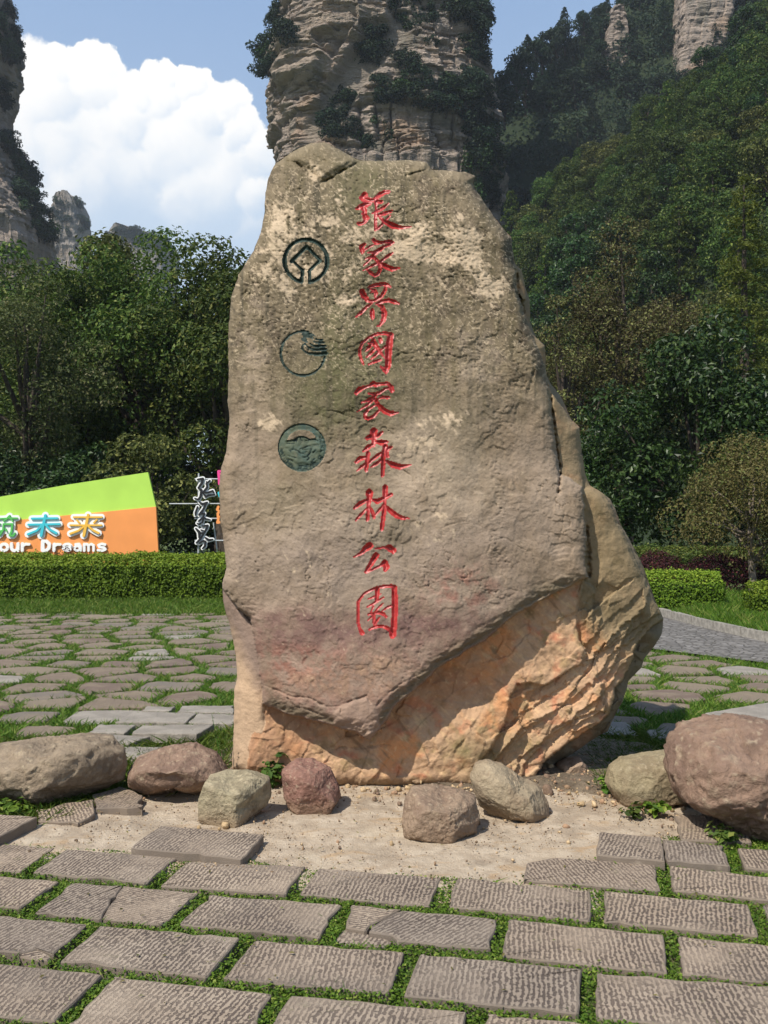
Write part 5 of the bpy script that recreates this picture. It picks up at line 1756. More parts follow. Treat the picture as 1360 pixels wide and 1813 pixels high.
weed(G(483, 1392), 0.20, 6, 0.05, 1, 'upright leafy weed against the foot of the boulder, left of the red rock', 0.055, LEAF)
weed(G(392, 1385), 0.42, 4, 0.10, 2, 'tall thin dry-stalked weed at the left foot of the boulder', 0.02, LEAF_OLIVE, thin=True)
weed(G(1124, 1447), 0.06, 7, 0.07, 3, 'small leafy weed in front of the olive-tan rock', 0.035, LEAF)
weed(G(1160, 1442), 0.07, 7, 0.07, 4, 'weed sprouting between the olive-tan and big red rocks', 0.04)
weed(G(1278, 1490), 0.06, 6, 0.08, 5, 'broad-leaved weed in front of the largest red rock', 0.045, LEAF)
weed(G(1075, 1400), 0.08, 10, 0.10, 6, 'weed behind the aslant tan rock, on the soil', 0.04)
weed(G(20, 1440), 0.07, 12, 0.16, 9, 'weeds at the foot of the long tan rock', 0.04)

# fallen leaves and bits of straw lying about
rng = np.random.RandomState(66)
n = 420
lx, ly = rng.uniform(-2.4, 2.6, n), rng.uniform(2.3, 6.0, n)
v, f, t = leaves(np.stack([lx, ly, 0.010 + 0 * lx], -1), np.stack([rng.normal(size=n) * 0.25, rng.normal(size=n) * 0.25, np.ones(n)], -1), 0.022, rng, 0.4, 0.1)
tag(obj('leaf_litter', make_mesh('leaf_litter', v, f, LEAF_DRY, tint=t)), 'scattered dry leaf scraps lying on the pad and paving', 'leaf litter', kind='stuff')

# rank grass and weeds in the boulder's shade, at its right foot
rng = np.random.RandomState(55)
n = 9000
qx, qy = rng.uniform(1040, 1215, n), rng.uniform(1288, 1400, n)
ok = in_poly(qx, qy, [(1075, 1292), (1190, 1298), (1215, 1320), (1190, 1340), (1110, 1345), (1080, 1385), (1060, 1395), (1062, 1350), (1045, 1330), (1050, 1305)])
g3 = np.array([G(a, b) for a, b in zip(qx[ok], qy[ok])])
qx, qy = rng.uniform(-120, 430, 14000), rng.uniform(1285, 1475, 14000)
ok = in_poly(qx, qy, [(-110, 1330), (60, 1300), (240, 1318), (420, 1286), (418, 1345), (330, 1400), (250, 1404), (60, 1460), (-110, 1476)])
g3 = np.concatenate([g3, [G(a, b) for a, b in zip(qx[ok], qy[ok])]])
v, f, t = blades(g3[:, 0], g3[:, 1], -0.045, 0.075, 0.006 + 0 * g3[:, 0], rng, 0.9)
tag(obj('rank_grass', make_mesh('rank_grass', v, f, LEAF_GRASS, tint=t)), 'short rank grass between the loose rocks and at the foot of the boulder', 'grass', kind='stuff')

# ================================================================== SIGNBOARD AND SIGN FRAME
YS = 22.6


def on_plane(px, py, y=YS):
    return PD(px, py, y)


M_LIME = simple_mat('lime_print', (0.42, 0.66, 0.10), 0.5, 0.06, 1.3)
M_ORANGE = simple_mat('orange_print', (0.80, 0.30, 0.09), 0.5, 0.06, 1.3)
M_WHITE = simple_mat('white_letter', (0.82, 0.82, 0.80), 0.5, 0.02, 5)
M_TEAL = simple_mat('turquoise_letter', (0.06, 0.50, 0.58), 0.5, 0.02, 5)
M_GREENL = simple_mat('green_letter', (0.10, 0.46, 0.10), 0.5, 0.02, 5)
M_YEL = simple_mat('amber_letter', (0.80, 0.46, 0.07), 0.5, 0.02, 5)
M_STEEL = simple_mat('galvanised_steel', (0.42, 0.44, 0.45), 0.45, 0.1, 8)
M_BLACK = simple_mat('black_letter', (0.015, 0.015, 0.017), 0.5, 0.1, 8)
M_PINK = simple_mat('pink_letter', (0.75, 0.07, 0.27), 0.5, 0.05, 8)


def plate(pix, y, th, dz=0.0):
    """flat plate at distance y from its outline in photo pixels"""
    F_ = [tuple(on_plane(a, b, y)) for a, b in pix]
    n = len(F_)
    V = F_ + [(p[0], p[1] + th, p[2]) for p in F_]
    Fc = [tuple(range(n)), tuple(range(2 * n - 1, n - 1, -1))] + [(i, i + n, (i + 1) % n + n, (i + 1) % n) for i in range(n)]
    return V, Fc


def pobj(name, V, Fc, mat, parent):
    b = Vector(parent.location)
    return obj(name, make_mesh(name, np.array(V) - np.array(b), Fc, mat), parent)


board = thing('signboard', 'long lime and orange signboard with raised lettering behind the hedge', 'sign', tuple(on_plane(100, 1040) * np.array([1, 1, 0])))
pobj('lime_panel', *plate([(-150, 908), (0, 879.5), (120, 858), (262, 836), (276, 897), (195, 905), (0, 923.5), (-150, 938)], YS + 0.02, 0.10), M_LIME, board)
pobj('orange_panel', *plate([(-150, 938), (0, 923.5), (195, 905), (276, 897), (283, 1030), (-150, 1030)], YS, 0.10), M_ORANGE, board)
for px in (-90, 40, 150, 262):
    a = on_plane(px, 870, YS + 0.3)
    v, f = box(a[0] - 0.04, a[0] + 0.04, a[1] - 0.04, a[1] + 0.04, -0.05, a[2] - 0.15)
    pobj('post', v, [tuple(x) for x in f], M_STEEL, board)


def ribbon(strokes, ox, oy, k, y, th, grow=0.0, wscale=1.0):
    """strokes as flat strips with round ends, each a hair in front of the last"""
    V, Fc = [], []
    for si, s in enumerate(strokes):
        yy = y - 0.0012 * si
        for (p, q_) in zip(s[:-1], s[1:]):
            yy -= 0.0002
            a, b = np.array(p[:2], float), np.array(q_[:2], float)
            d = b - a
            L = np.linalg.norm(d) + 1e-9
            d /= L
            nn = np.array([-d[1], d[0]])
            ra_, rb_ = p[2] * wscale + grow, q_[2] * wscale + grow
            out = []
            for t in np.linspace(math.pi / 2, 3 * math.pi / 2, 6):
                out.append(a + ra_ * (math.cos(t) * d + math.sin(t) * nn))
            for t in np.linspace(-math.pi / 2, math.pi / 2, 6):
                out.append(b + rb_ * (math.cos(t) * d + math.sin(t) * nn))
            v, f = plate([(ox + c_[0] / k, oy + c_[1] / k) for c_ in out], yy, th)
            o_ = len(V)
            V += v
            Fc += [tuple(i + o_ for i in ff) for ff in f]
    return V, Fc


KB = 6.476
HAN = [(M_GREENL, [[(-110, 165, 9), (-60, 160, 9)], [(-20, 185, 9), (60, 180, 9)], [(110, 150, 10), (70, 190, 10), (40, 210, 8)], [(100, 175, 9), (195, 178, 9)], [(125, 185, 9), (145, 210, 9)],
                   [(-60, 250, 9), (0, 245, 9)], [(-30, 250, 9), (-40, 330, 9)], [(-80, 345, 9), (20, 320, 9)],
                   [(40, 250, 10), (35, 310, 10), (-5, 375, 9)], [(40, 245, 10), (140, 245, 11), (130, 330, 11), (110, 375, 11), (150, 378, 11), (170, 350, 9)], [(60, 300, 9), (75, 325, 9)]]),
       (M_TEAL, [[(365, 182, 12), (655, 178, 12)], [(325, 252, 12), (680, 245, 12)], [(520, 145, 15), (495, 260, 15), (470, 378, 16)], [(480, 262, 12), (420, 320, 12), (320, 362, 13)], [(525, 258, 12), (575, 310, 12), (645, 350, 13)]]),
       (M_YEL, [[(845, 165, 10), (1165, 165, 10)], [(880, 200, 9), (910, 230, 9)], [(1110, 195, 9), (1075, 230, 9)], [(805, 258, 10), (1160, 258, 10)], [(1010, 140, 15), (985, 260, 15), (960, 378, 16)],
                [(970, 265, 11), (900, 320, 11), (805, 355, 12)], [(1005, 262, 11), (1060, 312, 11), (1130, 350, 12)]])]
for mt, st in HAN:
    o_ = pobj('raised_character', *ribbon(st, 0, 890, KB, YS - 0.07, 0.03), mt, board)
    pobj('outline', *ribbon(st, 0, 890, KB, YS - 0.035, 0.034, 26), M_WHITE, board).parent = o_


def A2(cx, cy, rx, ry, a0, a1, w, n=14):
    return [(cx + rx * math.cos(math.radians(a0 + (a1 - a0) * i / n)), cy + ry * math.sin(math.radians(a0 + (a1 - a0) * i / n)), w) for i in range(n + 1)]


LAT = {'o': [A2(45, 512, 42, 38, 0, 360, 17)], 'u': [[(130, 470, 17), (130, 520, 17)] + A2(165, 515, 35, 36, 180, 0, 17, 8), [(205, 470, 17), (205, 550, 17)]],
       'r': [[(255, 470, 17), (255, 550, 17)], [(255, 500, 15), (290, 475, 16), (335, 478, 14)]],
       'D': [[(490, 440, 20), (487, 545, 20)], [(490, 440, 18), (530, 442, 18), (565, 475, 19), (560, 520, 19), (530, 548, 18), (487, 548, 18)]],
       'r2': [[(620, 475, 17), (618, 550, 17)], [(620, 500, 15), (650, 478, 16), (690, 480, 14)]],
       'e': [[(740, 515, 14), (820, 508, 14)] + A2(770, 512, 48, 38, -5, -320, 15, 16)],
       'a': [A2(885, 522, 32, 26, 0, 360, 14), [(865, 476, 13), (905, 474, 14), (922, 500, 15), (922, 550, 15)]],
       'm': [[(965, 475, 15), (965, 550, 15)], [(965, 490, 12), (990, 474, 13), (1015, 492, 14), (1015, 550, 14)], [(1015, 490, 12), (1045, 474, 13), (1072, 492, 14), (1072, 550, 14)]],
       's': [[(1205, 482, 14), (1165, 472, 14), (1128, 485, 14), (1140, 508, 14), (1190, 515, 15), (1208, 535, 15), (1175, 550, 14), (1122, 545, 14)]]}
for ch, st in LAT.items():
    pobj('raised_letter', *ribbon(st, 0, 890, KB, YS - 0.05, 0.05), M_WHITE, board)

# metal frame with a column of brush-written characters
YF = 22.9
frame = thing('sign_frame', 'light steel frame carrying a column of black brush-written characters', 'sign', tuple(on_plane(360, 1040, YF) * np.array([1, 1, 0])))


def bar(p, q_, y, r, mat, parent, name):
    a, b = on_plane(p[0], p[1], y), on_plane(q_[0], q_[1], y)
    v, f = tube([a, b], [r, r], 6)
    return pobj(name, v, [tuple(x) for x in f], mat, parent)


for yb_ in (848, 891.5, 918, 957):
    bar((345 if yb_ != 891.5 else 300, yb_ + (0.5 if yb_ == 891.5 else 0)), (470, yb_), YF + 0.06, 0.016, M_STEEL, frame, 'crossbar')
bar((352, 838), (351, 1040), YF + 0.10, 0.022, M_STEEL, frame, 'upright')
bar((455, 832), (455, 1040), YF + 0.10, 0.022, M_STEEL, frame, 'upright')
bar((378, 925), (393, 1040), YF + 0.5, 0.018, M_STEEL, frame, 'brace')
KF = 10.07
BR = [[[(300, 290, 16), (395, 275, 22), (380, 345, 24), (330, 420, 20), (310, 440, 14), (370, 480, 22), (350, 600, 22), (310, 650, 18), (250, 625, 12)], [(520, 310, 16), (450, 370, 14)], [(460, 330, 12), (470, 430, 20), (400, 520, 20), (400, 545, 12)],
       [(390, 520, 14), (480, 525, 18), (570, 490, 16), (590, 530, 14)], [(440, 600, 20), (500, 570, 18), (600, 560, 14)], [(400, 540, 14), (450, 600, 18)]],
      [[(330, 690, 12), (390, 730, 24), (470, 700, 18), (430, 760, 18)], [(300, 780, 16), (265, 880, 20), (260, 930, 12)], [(430, 770, 18), (390, 840, 20), (330, 920, 22)], [(340, 905, 16), (420, 895, 18), (400, 960, 18), (330, 1020, 14), (310, 1040, 8)],
       [(395, 960, 16), (440, 990, 18), (525, 1010, 12)], [(400, 990, 14), (390, 1050, 14), (330, 1090, 14), (290, 1070, 10)]],
      [[(270, 1165, 16), (330, 1230, 28), (330, 1330, 18)], [(380, 1120, 12), (480, 1110, 20), (460, 1170, 20), (400, 1260, 20)], [(360, 1190, 12), (400, 1200, 12)], [(330, 1240, 16), (400, 1250, 16)], [(400, 1270, 18), (350, 1350, 20), (280, 1420, 16)],
       [(440, 1330, 16), (500, 1370, 22), (570, 1360, 14)], [(330, 1430, 14), (400, 1380, 16), (440, 1400, 20), (430, 1480, 20), (390, 1520, 14)]]]
for st in BR:
    o_ = pobj('brush_character', *ribbon(st, 320, 820, KF, YF - 0.02, 0.02, 0, 0.92), M_BLACK, frame)
    pobj('outline', *ribbon(st, 320, 820, KF, YF + 0.012, 0.02, 19), M_WHITE, frame).parent = o_
col2 = [(M_PINK, [[(670, 145, 16), (800, 140, 16)], [(670, 190, 14), (790, 185, 14)], [(672, 145, 18), (690, 370, 20)], [(680, 250, 16), (800, 240, 14)], [(690, 370, 18), (820, 360, 16)]]),
        (M_TEAL, [[(680, 530, 20), (700, 590, 20), (790, 560, 18)], [(690, 560, 14), (800, 480, 14)]]),
        (M_ORANGE, [[(670, 780, 20), (650, 830, 18), (690, 860, 16), (660, 900, 18), (670, 1000, 20), (655, 1060, 20), (760, 1040, 16)], [(690, 860, 14), (800, 820, 14)], [(670, 960, 14), (810, 930, 14)]])]
for mt, st in col2:
    pobj('brush_character', *ribbon(st, 320, 820, KF, YF - 0.02, 0.03, 3), mt, frame)

# ================================================================== TREES
def put_tree(name, data, loc, leafm, label, cat='tree', group=None, barkm=None, rotz=0.0, scale=1.0):
    (cv, cf, ct), (tv, tf) = data
    root = thing(name, label, cat, loc, group, rotz)
    root.scale = (scale,) * 3
    obj('crown', make_mesh('crown', cv, cf, leafm, tint=ct), root)
    obj('trunk', make_mesh('trunk', tv, tf, barkm or BARK, True), root)
    return root


def base_at(px, d):
    p = PD(px, 925, d)
    return (p[0], d, -0.05)


# left wood (height set by the photo row of each top)
def height(py, d):
    return float(PD(680, py, d)[2])


put_tree('broadleaf_tree', broadleaf(1, height(384, 36), 4.0, 3.0, 46, 0.24, 330, 1.0, 0.30, k=0.74), base_at(255, 36), LEAF, 'tall mid-green tree with the highest top left of the boulder')
put_tree('broadleaf_tree', broadleaf(2, height(412, 34), 3.6, 3.2, 40, 0.23, 330, 1.0, 0.31, k=0.74), base_at(395, 34), LEAF, 'green tree standing just left of the boulder, above the brush-written sign')
put_tree('broadleaf_tree', broadleaf(3, height(440, 37), 4.0, 3.0, 42, 0.24, 320, 1.0, 0.30, k=0.74), base_at(110, 37), LEAF, 'broad green tree above the left half of the signboard')
put_tree('willow_tree', broadleaf(4, height(455, 31), 3.2, 2.4, 40, 0.13, 700, 0.9, 0.27, bare=0.25), base_at(35, 31), LEAF_WILLOW, 'feathery grey-green tree at the left edge, above the signboard')
put_tree('broadleaf_tree', broadleaf(5, height(400, 42), 4.2, 3.0, 40, 0.27, 280, 1.0, 0.30), base_at(190, 43), LEAF_OLIVE, 'brownish-tipped tree in the second row behind the tallest one')
put_tree('broadleaf_tree', broadleaf(6, height(430, 44), 4.5, 3.0, 40, 0.28, 260, 1.0, 0.30), base_at(470, 44), LEAF, 'dark tree in the second row, mostly hidden by the boulder')
put_tree('broadleaf_tree', broadleaf(7, height(430, 46), 4.6, 3.0, 40, 0.28, 260, 1.0, 0.30), base_at(10, 46), LEAF, 'second-row tree rising behind the feathery one at the left edge')
put_tree('understory_tree', broadleaf(8, height(745, 29.5), 1.9, 0.6, 24, 0.16, 520, 0.8, 0.36), base_at(275, 29.5), LEAF_OLIVE, 'small yellowish-green understory tree right behind the signboard end')
put_tree('understory_tree', broadleaf(9, height(770, 30), 2.2, 0.4, 24, 0.17, 460, 0.8, 0.36), base_at(130, 30), LEAF_DARK, 'dark understory tree behind the middle of the signboard')
put_tree('understory_tree', broadleaf(10, height(760, 30), 2.4, 0.4, 24, 0.17, 460, 0.8, 0.36), base_at(-10, 30), LEAF_DARK, 'dark understory tree behind the left end of the signboard')
put_tree('understory_tree', broadleaf(18, height(800, 36), 3.0, 0.3, 26, 0.22, 340, 0.8, 0.36), base_at(380, 37), LEAF_DARK, 'dark low tree in the gloom behind the brush-written sign')
put_tree('understory_tree', broadleaf(19, height(780, 40), 3.4, 0.3, 26, 0.24, 300, 0.8, 0.36), base_at(240, 40), LEAF_DARK, 'dark low tree in the gloom behind the tallest tree')
put_tree('understory_tree', broadleaf(20, height(760, 40), 3.6, 0.3, 26, 0.24, 300, 0.8, 0.36), base_at(80, 40), LEAF_DARK, 'dark low tree in the gloom at the left, behind the broad tree')
src = [o for o in COL.objects if o.name.startswith('broadleaf_tree') and o.parent is None]
for k, (px, d, rz) in enumerate([(560, 41, 1.0), (640, 47, 2.2), (720, 42, 3.9), (810, 49, 0.4), (890, 43, 5.0)]):
    c_ = copy_tree(src[k % 3], base_at(px, d), rz, 0.66)
    tag(c_, 'green tree of the wood standing out of sight behind the boulder', 'tree', 'trees hidden behind the boulder')
# right wood
put_tree('magnolia_tree', broadleaf(11, height(520, 26.5), 3.5, 0.5, 60, 0.17, 560, 0.8, 0.27), base_at(1250, 27.5), LEAF_DARK, 'big dark glossy evergreen on the right, above the hedges')
put_tree('magnolia_tree', broadleaf(12, height(700, 29), 2.2, 0.5, 34, 0.17, 520, 0.8, 0.30), base_at(1085, 30), LEAF_DARK, 'lower dark glossy evergreen just right of the boulder')
put_tree('tung_tree', broadleaf(13, height(385, 39), 4.2, 3.2, 60, 0.19, 380, 0.9, 0.22, bare=0.25, k=0.74), base_at(1110, 39), LEAF_BROWN, 'tall brownish tree with pale leaf tips right of the boulder')
put_tree('tung_tree', broadleaf(14, height(470, 36), 2.6, 2.4, 40, 0.18, 400, 0.9, 0.24, bare=0.25, k=0.74), base_at(1000, 37), LEAF_BROWN, 'thinner brownish tree close behind the right edge of the boulder')
put_tree('redwood_tree', conifer(15, height(305, 44), 3.0, 2.0, 0.20, 17000), base_at(1320, 44), LEAF_FEATHER, 'feathery olive redwood behind the glossy evergreen at right')
put_tree('ornamental_tree', broadleaf(16, height(752, 19.5), 1.85, 0.75, 54, 0.072, 1250, 0.6, 0.29, bare=0.0), base_at(1335, 19.5), LEAF_DRY, 'small thin-leaved ornamental tree with dry brown foliage at the right edge', barkm=BARK_PALE)

# ================================================================== HILLS AND CLIFFS
m, nt, out = new_mat('forest_floor')
tc = nt.n('TexCoord').outputs['Object']
a = nt.noise(tc, 0.08, 6, 0.65)
c = nt.mix(nt.ramp(a, 0.35, 0.65), (0.012, 0.022, 0.008), (0.024, 0.036, 0.012))
principled(nt, out, c, 0.95, a, 0.5, 0.6)
M_FOREST = m


def near_z(x, y):
    z = 0.46 * (y - 50) + 0.85 * (x - 22)
    z = np.minimum(z, 75 + 0.35 * (x - 50))
    z = np.where(y > 150, z - 0.9 * (y - 150), z)
    return np.maximum(-1.0, z) + 2.2 * fbm2(x / 16, y / 16, 3, 401) * (z > 0)


def far_z(x, y):
    z = 20 + 1.9 * (y - 188) + 0.75 * (x - 36)
    crest = 106 + 1.15 * (x - 35)
    z = np.minimum(z, np.minimum(crest, 230))
    return np.maximum(-1.0, z) + 4.5 * fbm2(x / 22, y / 22, 3, 411) * (z > 0)


def terrain(name, fz, x0, x1, y0, y1, n1, n2):
    xs, ys = np.linspace(x0, x1, n1), np.linspace(y0, y1, n2)
    X, Y = np.meshgrid(xs, ys, indexing='ij')
    Z = fz(X, Y)
    id_ = np.arange(X.size).reshape(X.shape)
    q = np.stack([id_[:-1, :-1], id_[1:, :-1], id_[1:, 1:], id_[:-1, 1:]], -1).reshape(-1, 4)
    o_ = obj(name, make_mesh(name, np.stack([X, Y, Z], -1).reshape(-1, 3), q, M_FOREST, True))
    tag(o_, kind='structure')
    return o_


terrain('hillside', near_z, 8, 150, 46, 178, 72, 68)
terrain('far_hillside', far_z, 14, 220, 186, 330, 80, 70)

# cliffs ------------------------------------------------------------
m, nt, out = new_mat('cliff_sandstone')
at = nt.n('Attribute', _attribute_name='Col').outputs['Color']
tc = nt.n('TexCoord').outputs['Object']
a = nt.noise(nt.scale_vec(tc, (0.5, 0.5, 0.09)), 1.0, 6, 0.65)
b = nt.noise(nt.scale_vec(tc, (0.35, 0.35, 1.5)), 1.0, 6, 0.7)
d = nt.noise(tc, 1.6, 6, 0.7)
c = nt.mix(nt.ramp(a, 0.52, 0.72, 0, 0.6), at, (0.19, 0.17, 0.15))
c = nt.mix(nt.ramp(b, 0.50, 0.66, 0, 0.55), c, (0.17, 0.15, 0.125))
c = nt.mix(nt.ramp(d, 0.55, 0.75, 0, 0.5), c, (0.50, 0.42, 0.33))
principled(nt, out, c, 0.95, nt.math('ADD', nt.math('MULTIPLY', b, 2.0), nt.math('ADD', a, d)), 0.9, 1.0)
M_CLIFF = m


def hash01(i, j, s=0):
    return _perm[(_perm[(i + s * 31) & 511] + j) & 511] / 511.0


def tower(name, d, rows, label, seed, depth=0.9, block=2.6, joint=3.2, nz=230, na=300, amp=1.0, fancy=None, cat='cliff', tint=(1, 1, 1), power=3.0, focus=None):
    """rock pillar: rows = (photo row, left column, right column) at distance d, down to the ground"""
    rows = sorted(rows, key=lambda r: -r[0])
    power = max(power, 3.0)
    zz = np.array([height(r[0], d) for r in rows])
    xl = np.array([PD(r[1], r[0], d)[0] for r in rows])
    xr = np.array([PD(r[2], r[0], d)[0] for r in rows])
    if focus:
        za, zb = height(focus[1], d), height(focus[0], d)
        n1 = int(nz * 0.14)
        z = np.concatenate([np.linspace(zz[0], za, n1, False), np.linspace(za, zb, nz - 2 * n1, False), np.linspace(zb, zz[-1], n1)])
    else:
        z = np.linspace(zz[0], zz[-1], nz)
    L, R = np.interp(z, zz, xl), np.interp(z, zz, xr)
    nb = int(na * 0.22)
    th = np.concatenate([np.linspace(np.pi * 0.04, np.pi * 0.96, nb, False), np.linspace(np.pi * 0.96, np.pi * 2.04, na - nb, False)])
    Z, TH = np.meshgrid(z, th, indexing='ij')
    cx, hw = ((L + R) / 2)[:, None], ((R - L) / 2)[:, None]
    hmean = (R - L).mean() / 2
    ct, st = np.cos(TH), np.sin(TH)
    rr = (np.abs(ct) ** power + np.abs(st) ** power) ** (-1 / power)
    X = cx + hw * rr * ct
    Y = d + hmean * depth * rr * st
    s = TH * hmean                                            # metres round the pillar
    warp = fbm2(s / 14, Z / 14, 3, seed)
    zl = Z / block + 1.1 * warp + 0.25 * np.sin(s / 9 + seed) + 0.35 * fbm2(s / 5, Z / 8, 3, seed + 33)
    zl = zl + 0.6 * np.sin(zl * 1.7) 
    li = np.floor(zl).astype(int)
    lf = zl - li
    sj = s / joint + 0.9 * fbm2(s / 20, Z / 30, 3, seed + 4)
    sj = sj + hash01(li // 3, 7, seed) * 0.6
    ji = np.floor(sj).astype(int)
    jf = sj - ji
    lay = hash01(li, 3, seed) - 0.5
    blk = hash01(li, ji & 255, seed + 2) - 0.5
    colm = hash01(ji & 255, 11, seed + 5) - 0.5
    gate = sstep(-0.25, 0.25, fbm2(s / 18, Z / 22, 3, seed + 30))
    off = 1.3 * lay + 0.7 * blk * gate + 1.2 * colm * gate + 3.4 * fbm2(s / 30, Z / 40, 3, seed + 9) + 1.0 * fbm2(s / 4, Z / 1.6, 5, seed + 12) + 1.0 * fbm2(s / 3.2, Z / 25, 4, seed + 13)
    zs = Z / (block * 0.42) + 0.8 * warp + 0.5 * fbm2(s / 6, Z / 6, 3, seed + 40)
    zs = zs + 0.5 * np.sin(zs * 0.9)
    fs = zs - np.floor(zs)
    off = off + 0.75 * (hash01(np.floor(zs).astype(int), (s / (joint * 1.7)).astype(int) & 255, seed + 41) - 0.5) - 0.55 * np.exp(-(np.minimum(fs, 1 - fs) / 0.13) ** 2) * sstep(-0.2, 0.25, fbm2(s / 5, Z / 3, 3, seed + 42))
    off -= 0.9 * np.exp(-(np.minimum(lf, 1 - lf) / 0.10) ** 2) * 1.2 * np.clip(hash01(li, ji & 255, seed + 8) * 1.6 - 0.35, 0, 1)
    off -= 1.0 * np.exp(-(np.minimum(jf, 1 - jf) / 0.09) ** 2) * 1.3 * np.clip(hash01(ji & 255, li // 4, seed + 6) * 1.8 - 0.6, 0, 1) * gate
    off = off * amp
    col = np.zeros(X.shape + (3,)) + np.array([0.44, 0.355, 0.29])
    k = hash01(li, ji & 255, seed + 3)
    col = col * (0.86 + 0.28 * k)[..., None]
    vs = fbm2(s / 2.2, Z / 30, 4, seed + 15)
    col = blend(col, sstep(0.0, 0.4, vs) * 0.6, np.array([0.23, 0.205, 0.18]))
    col = blend(col, sstep(0.1, 0.4, fbm2(s / 9, Z / 12, 4, seed + 18)) * 0.7, np.array([0.44, 0.30, 0.20]))
    col = blend(col, sstep(0.15, 0.4, fbm2(s / 7, Z / 9, 4, seed + 21)) * 0.6, np.array([0.13, 0.135, 0.10]))
    if fancy is not None:
        off, col = fancy(X, Y, Z, off, col)
    nrm = np.stack([np.sign(ct) * np.abs(ct) ** min(power - 1, 2), np.sign(st) * np.abs(st) ** min(power - 1, 2) / depth], -1)
    nrm /= np.linalg.norm(nrm, axis=-1, keepdims=True)
    X = X + nrm[..., 0] * off
    Y = Y + nrm[..., 1] * off
    Z = Z + 0.5 * (hash01(li, ji & 255, seed + 1) - 0.5) * amp
    cxm = float(cx.mean())
    V = np.stack([X - cxm, Y - d, Z], -1).reshape(-1, 3)
    V = np.concatenate([V, [[float(cx[-1, 0]) - cxm, 0, float(z[-1]) + 1.5]]])
    id_ = np.arange(nz * na).reshape(nz, na)
    nx_ = np.roll(id_, -1, 1)
    q = np.stack([id_[:-1], nx_[:-1], nx_[1:], id_[1:]], -1).reshape(-1, 4)
    cap = [(int(id_[-1, i]), int(nx_[-1, i]), len(V) - 1) for i in range(na)]
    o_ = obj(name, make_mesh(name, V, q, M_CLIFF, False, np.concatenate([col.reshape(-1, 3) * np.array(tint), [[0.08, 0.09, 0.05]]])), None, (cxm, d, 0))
    capm = make_mesh('summit', V[[c_ for t_ in cap for c_ in t_]], [(3 * i, 3 * i + 1, 3 * i + 2) for i in range(na)], M_FOREST)
    obj('summit', capm, o_)
    tag(o_, label, cat)
    bv = BVHTree.FromPolygons([Vector(v) + Vector((cxm, d, 0)) for v in V], [tuple(map(int, x)) for x in q])
    return o_, bv


def central(X, Y, Z, off, col):
    px, py = project(np.stack([X, Y, Z], -1))
    front = (Y < 180).astype(float)
    band = poly_sdf(px, py, [(705, 20), (745, 30), (640, 160), (600, 230), (540, 260), (530, 225), (575, 160), (625, 85)])
    k = sstep(-6, 10, band) * front
    off = off * (1 - 0.85 * k) - 1.2 * k
    up = poly_sdf(px, py, [(470, 90), (560, 0), (700, -40), (690, 40), (600, 80), (560, 150), (500, 150)])
    ku = sstep(-10, 12, up) * front
    off = off + 2.4 * ku
    col = blend(col, k * 0.7, np.array([0.33, 0.28, 0.225]))
    col = blend(col, ku * 0.45, np.array([0.46, 0.36, 0.265]))
    dark = poly_sdf(px, py, [(560, 70), (628, 55), (590, 110), (572, 100)])
    off = off - 2.0 * sstep(-3, 6, dark) * front
    return off, col


c1, bv1 = tower('cliff_pillar', 180, [(-420, 510, 820), (-200, 494, 835), (-60, 492, 850), (0, 500, 852), (60, 496, 854), (110, 484, 858), (150, 484, 862), (200, 486, 866), (240, 482, 868), (290, 486, 870), (340, 490, 872),
                               (500, 488, 880), (940, 480, 890)], 'huge sandstone pillar towering behind the boulder', 5, fancy=central, nz=280, na=390, focus=(-30, 345))
c2, bv2 = tower('cliff_pillar', 205, [(-160, -330, -50), (-60, -330, -18), (20, -330, 2), (80, -330, 12), (115, -330, 14), (150, -330, 6), (185, -330, -2), (220, -330, 2), (260, -330, 16), (320, -330, 38), (380, -330, 68), (420, -330, 84), (940, -330, 130)],
                'bare layered cliff at the left edge of the sky', 15, nz=200, na=330, focus=(-20, 430), amp=0.75)
c3, bv3 = tower('cliff_pillar', 520, [(352, 104, 136), (364, 98, 146), (376, 96, 150), (400, 98, 154), (430, 98, 156), (940, 60, 200)], 'small distant pillar hazy blue beside the left cliff', 25, block=6, joint=8, nz=120, na=140, amp=1.0, tint=(0.72, 0.78, 0.82))  # tint puts blue haze into the rock colour
c4, bv4 = tower('cliff_pillar', 640, [(414, 214, 232), (420, 206, 256), (428, 200, 288), (438, 194, 304), (450, 190, 310), (940, 160, 330)], 'farthest blue-hazed rock ridge showing over the left trees', 35, block=7, joint=9, nz=100, na=120, amp=1.0, tint=(0.6, 0.68, 0.74))  # stronger bluish tint, distance haze painted into the stone
c5, bv5 = tower('rock_face', 223, [(-120, 1202, 1300), (0, 1202, 1290), (40, 1200, 1285), (80, 1196, 1275), (110, 1190, 1270), (330, 1170, 1260)], 'bright bare rock face high on the right hillside', 45, nz=140, na=170, amp=0.35, block=1.8, joint=2.6, depth=1.1, power=7.0)
c6, bv6 = tower('rock_face', 232, [(24, 1080, 1100), (34, 1074, 1106), (60, 1070, 1110), (90, 1066, 1114), (330, 1050, 1120)], 'narrow shaded rock face high on the hill, right of the gap of sky', 55, nz=120, na=150, amp=0.35, block=1.8, joint=2.4, depth=1.1, power=7.0)

# trees of the hills: a few kinds, copied
def merged(data):
    (cv, cf, ct), (tv, tf) = data
    V = np.concatenate([cv, tv])
    Fc = np.concatenate([cf, tf + len(cv)])
    return V, Fc, np.concatenate([ct, np.full(len(tv), 0.3)]), np.concatenate([np.zeros(len(cf), int), np.ones(len(tf), int)])


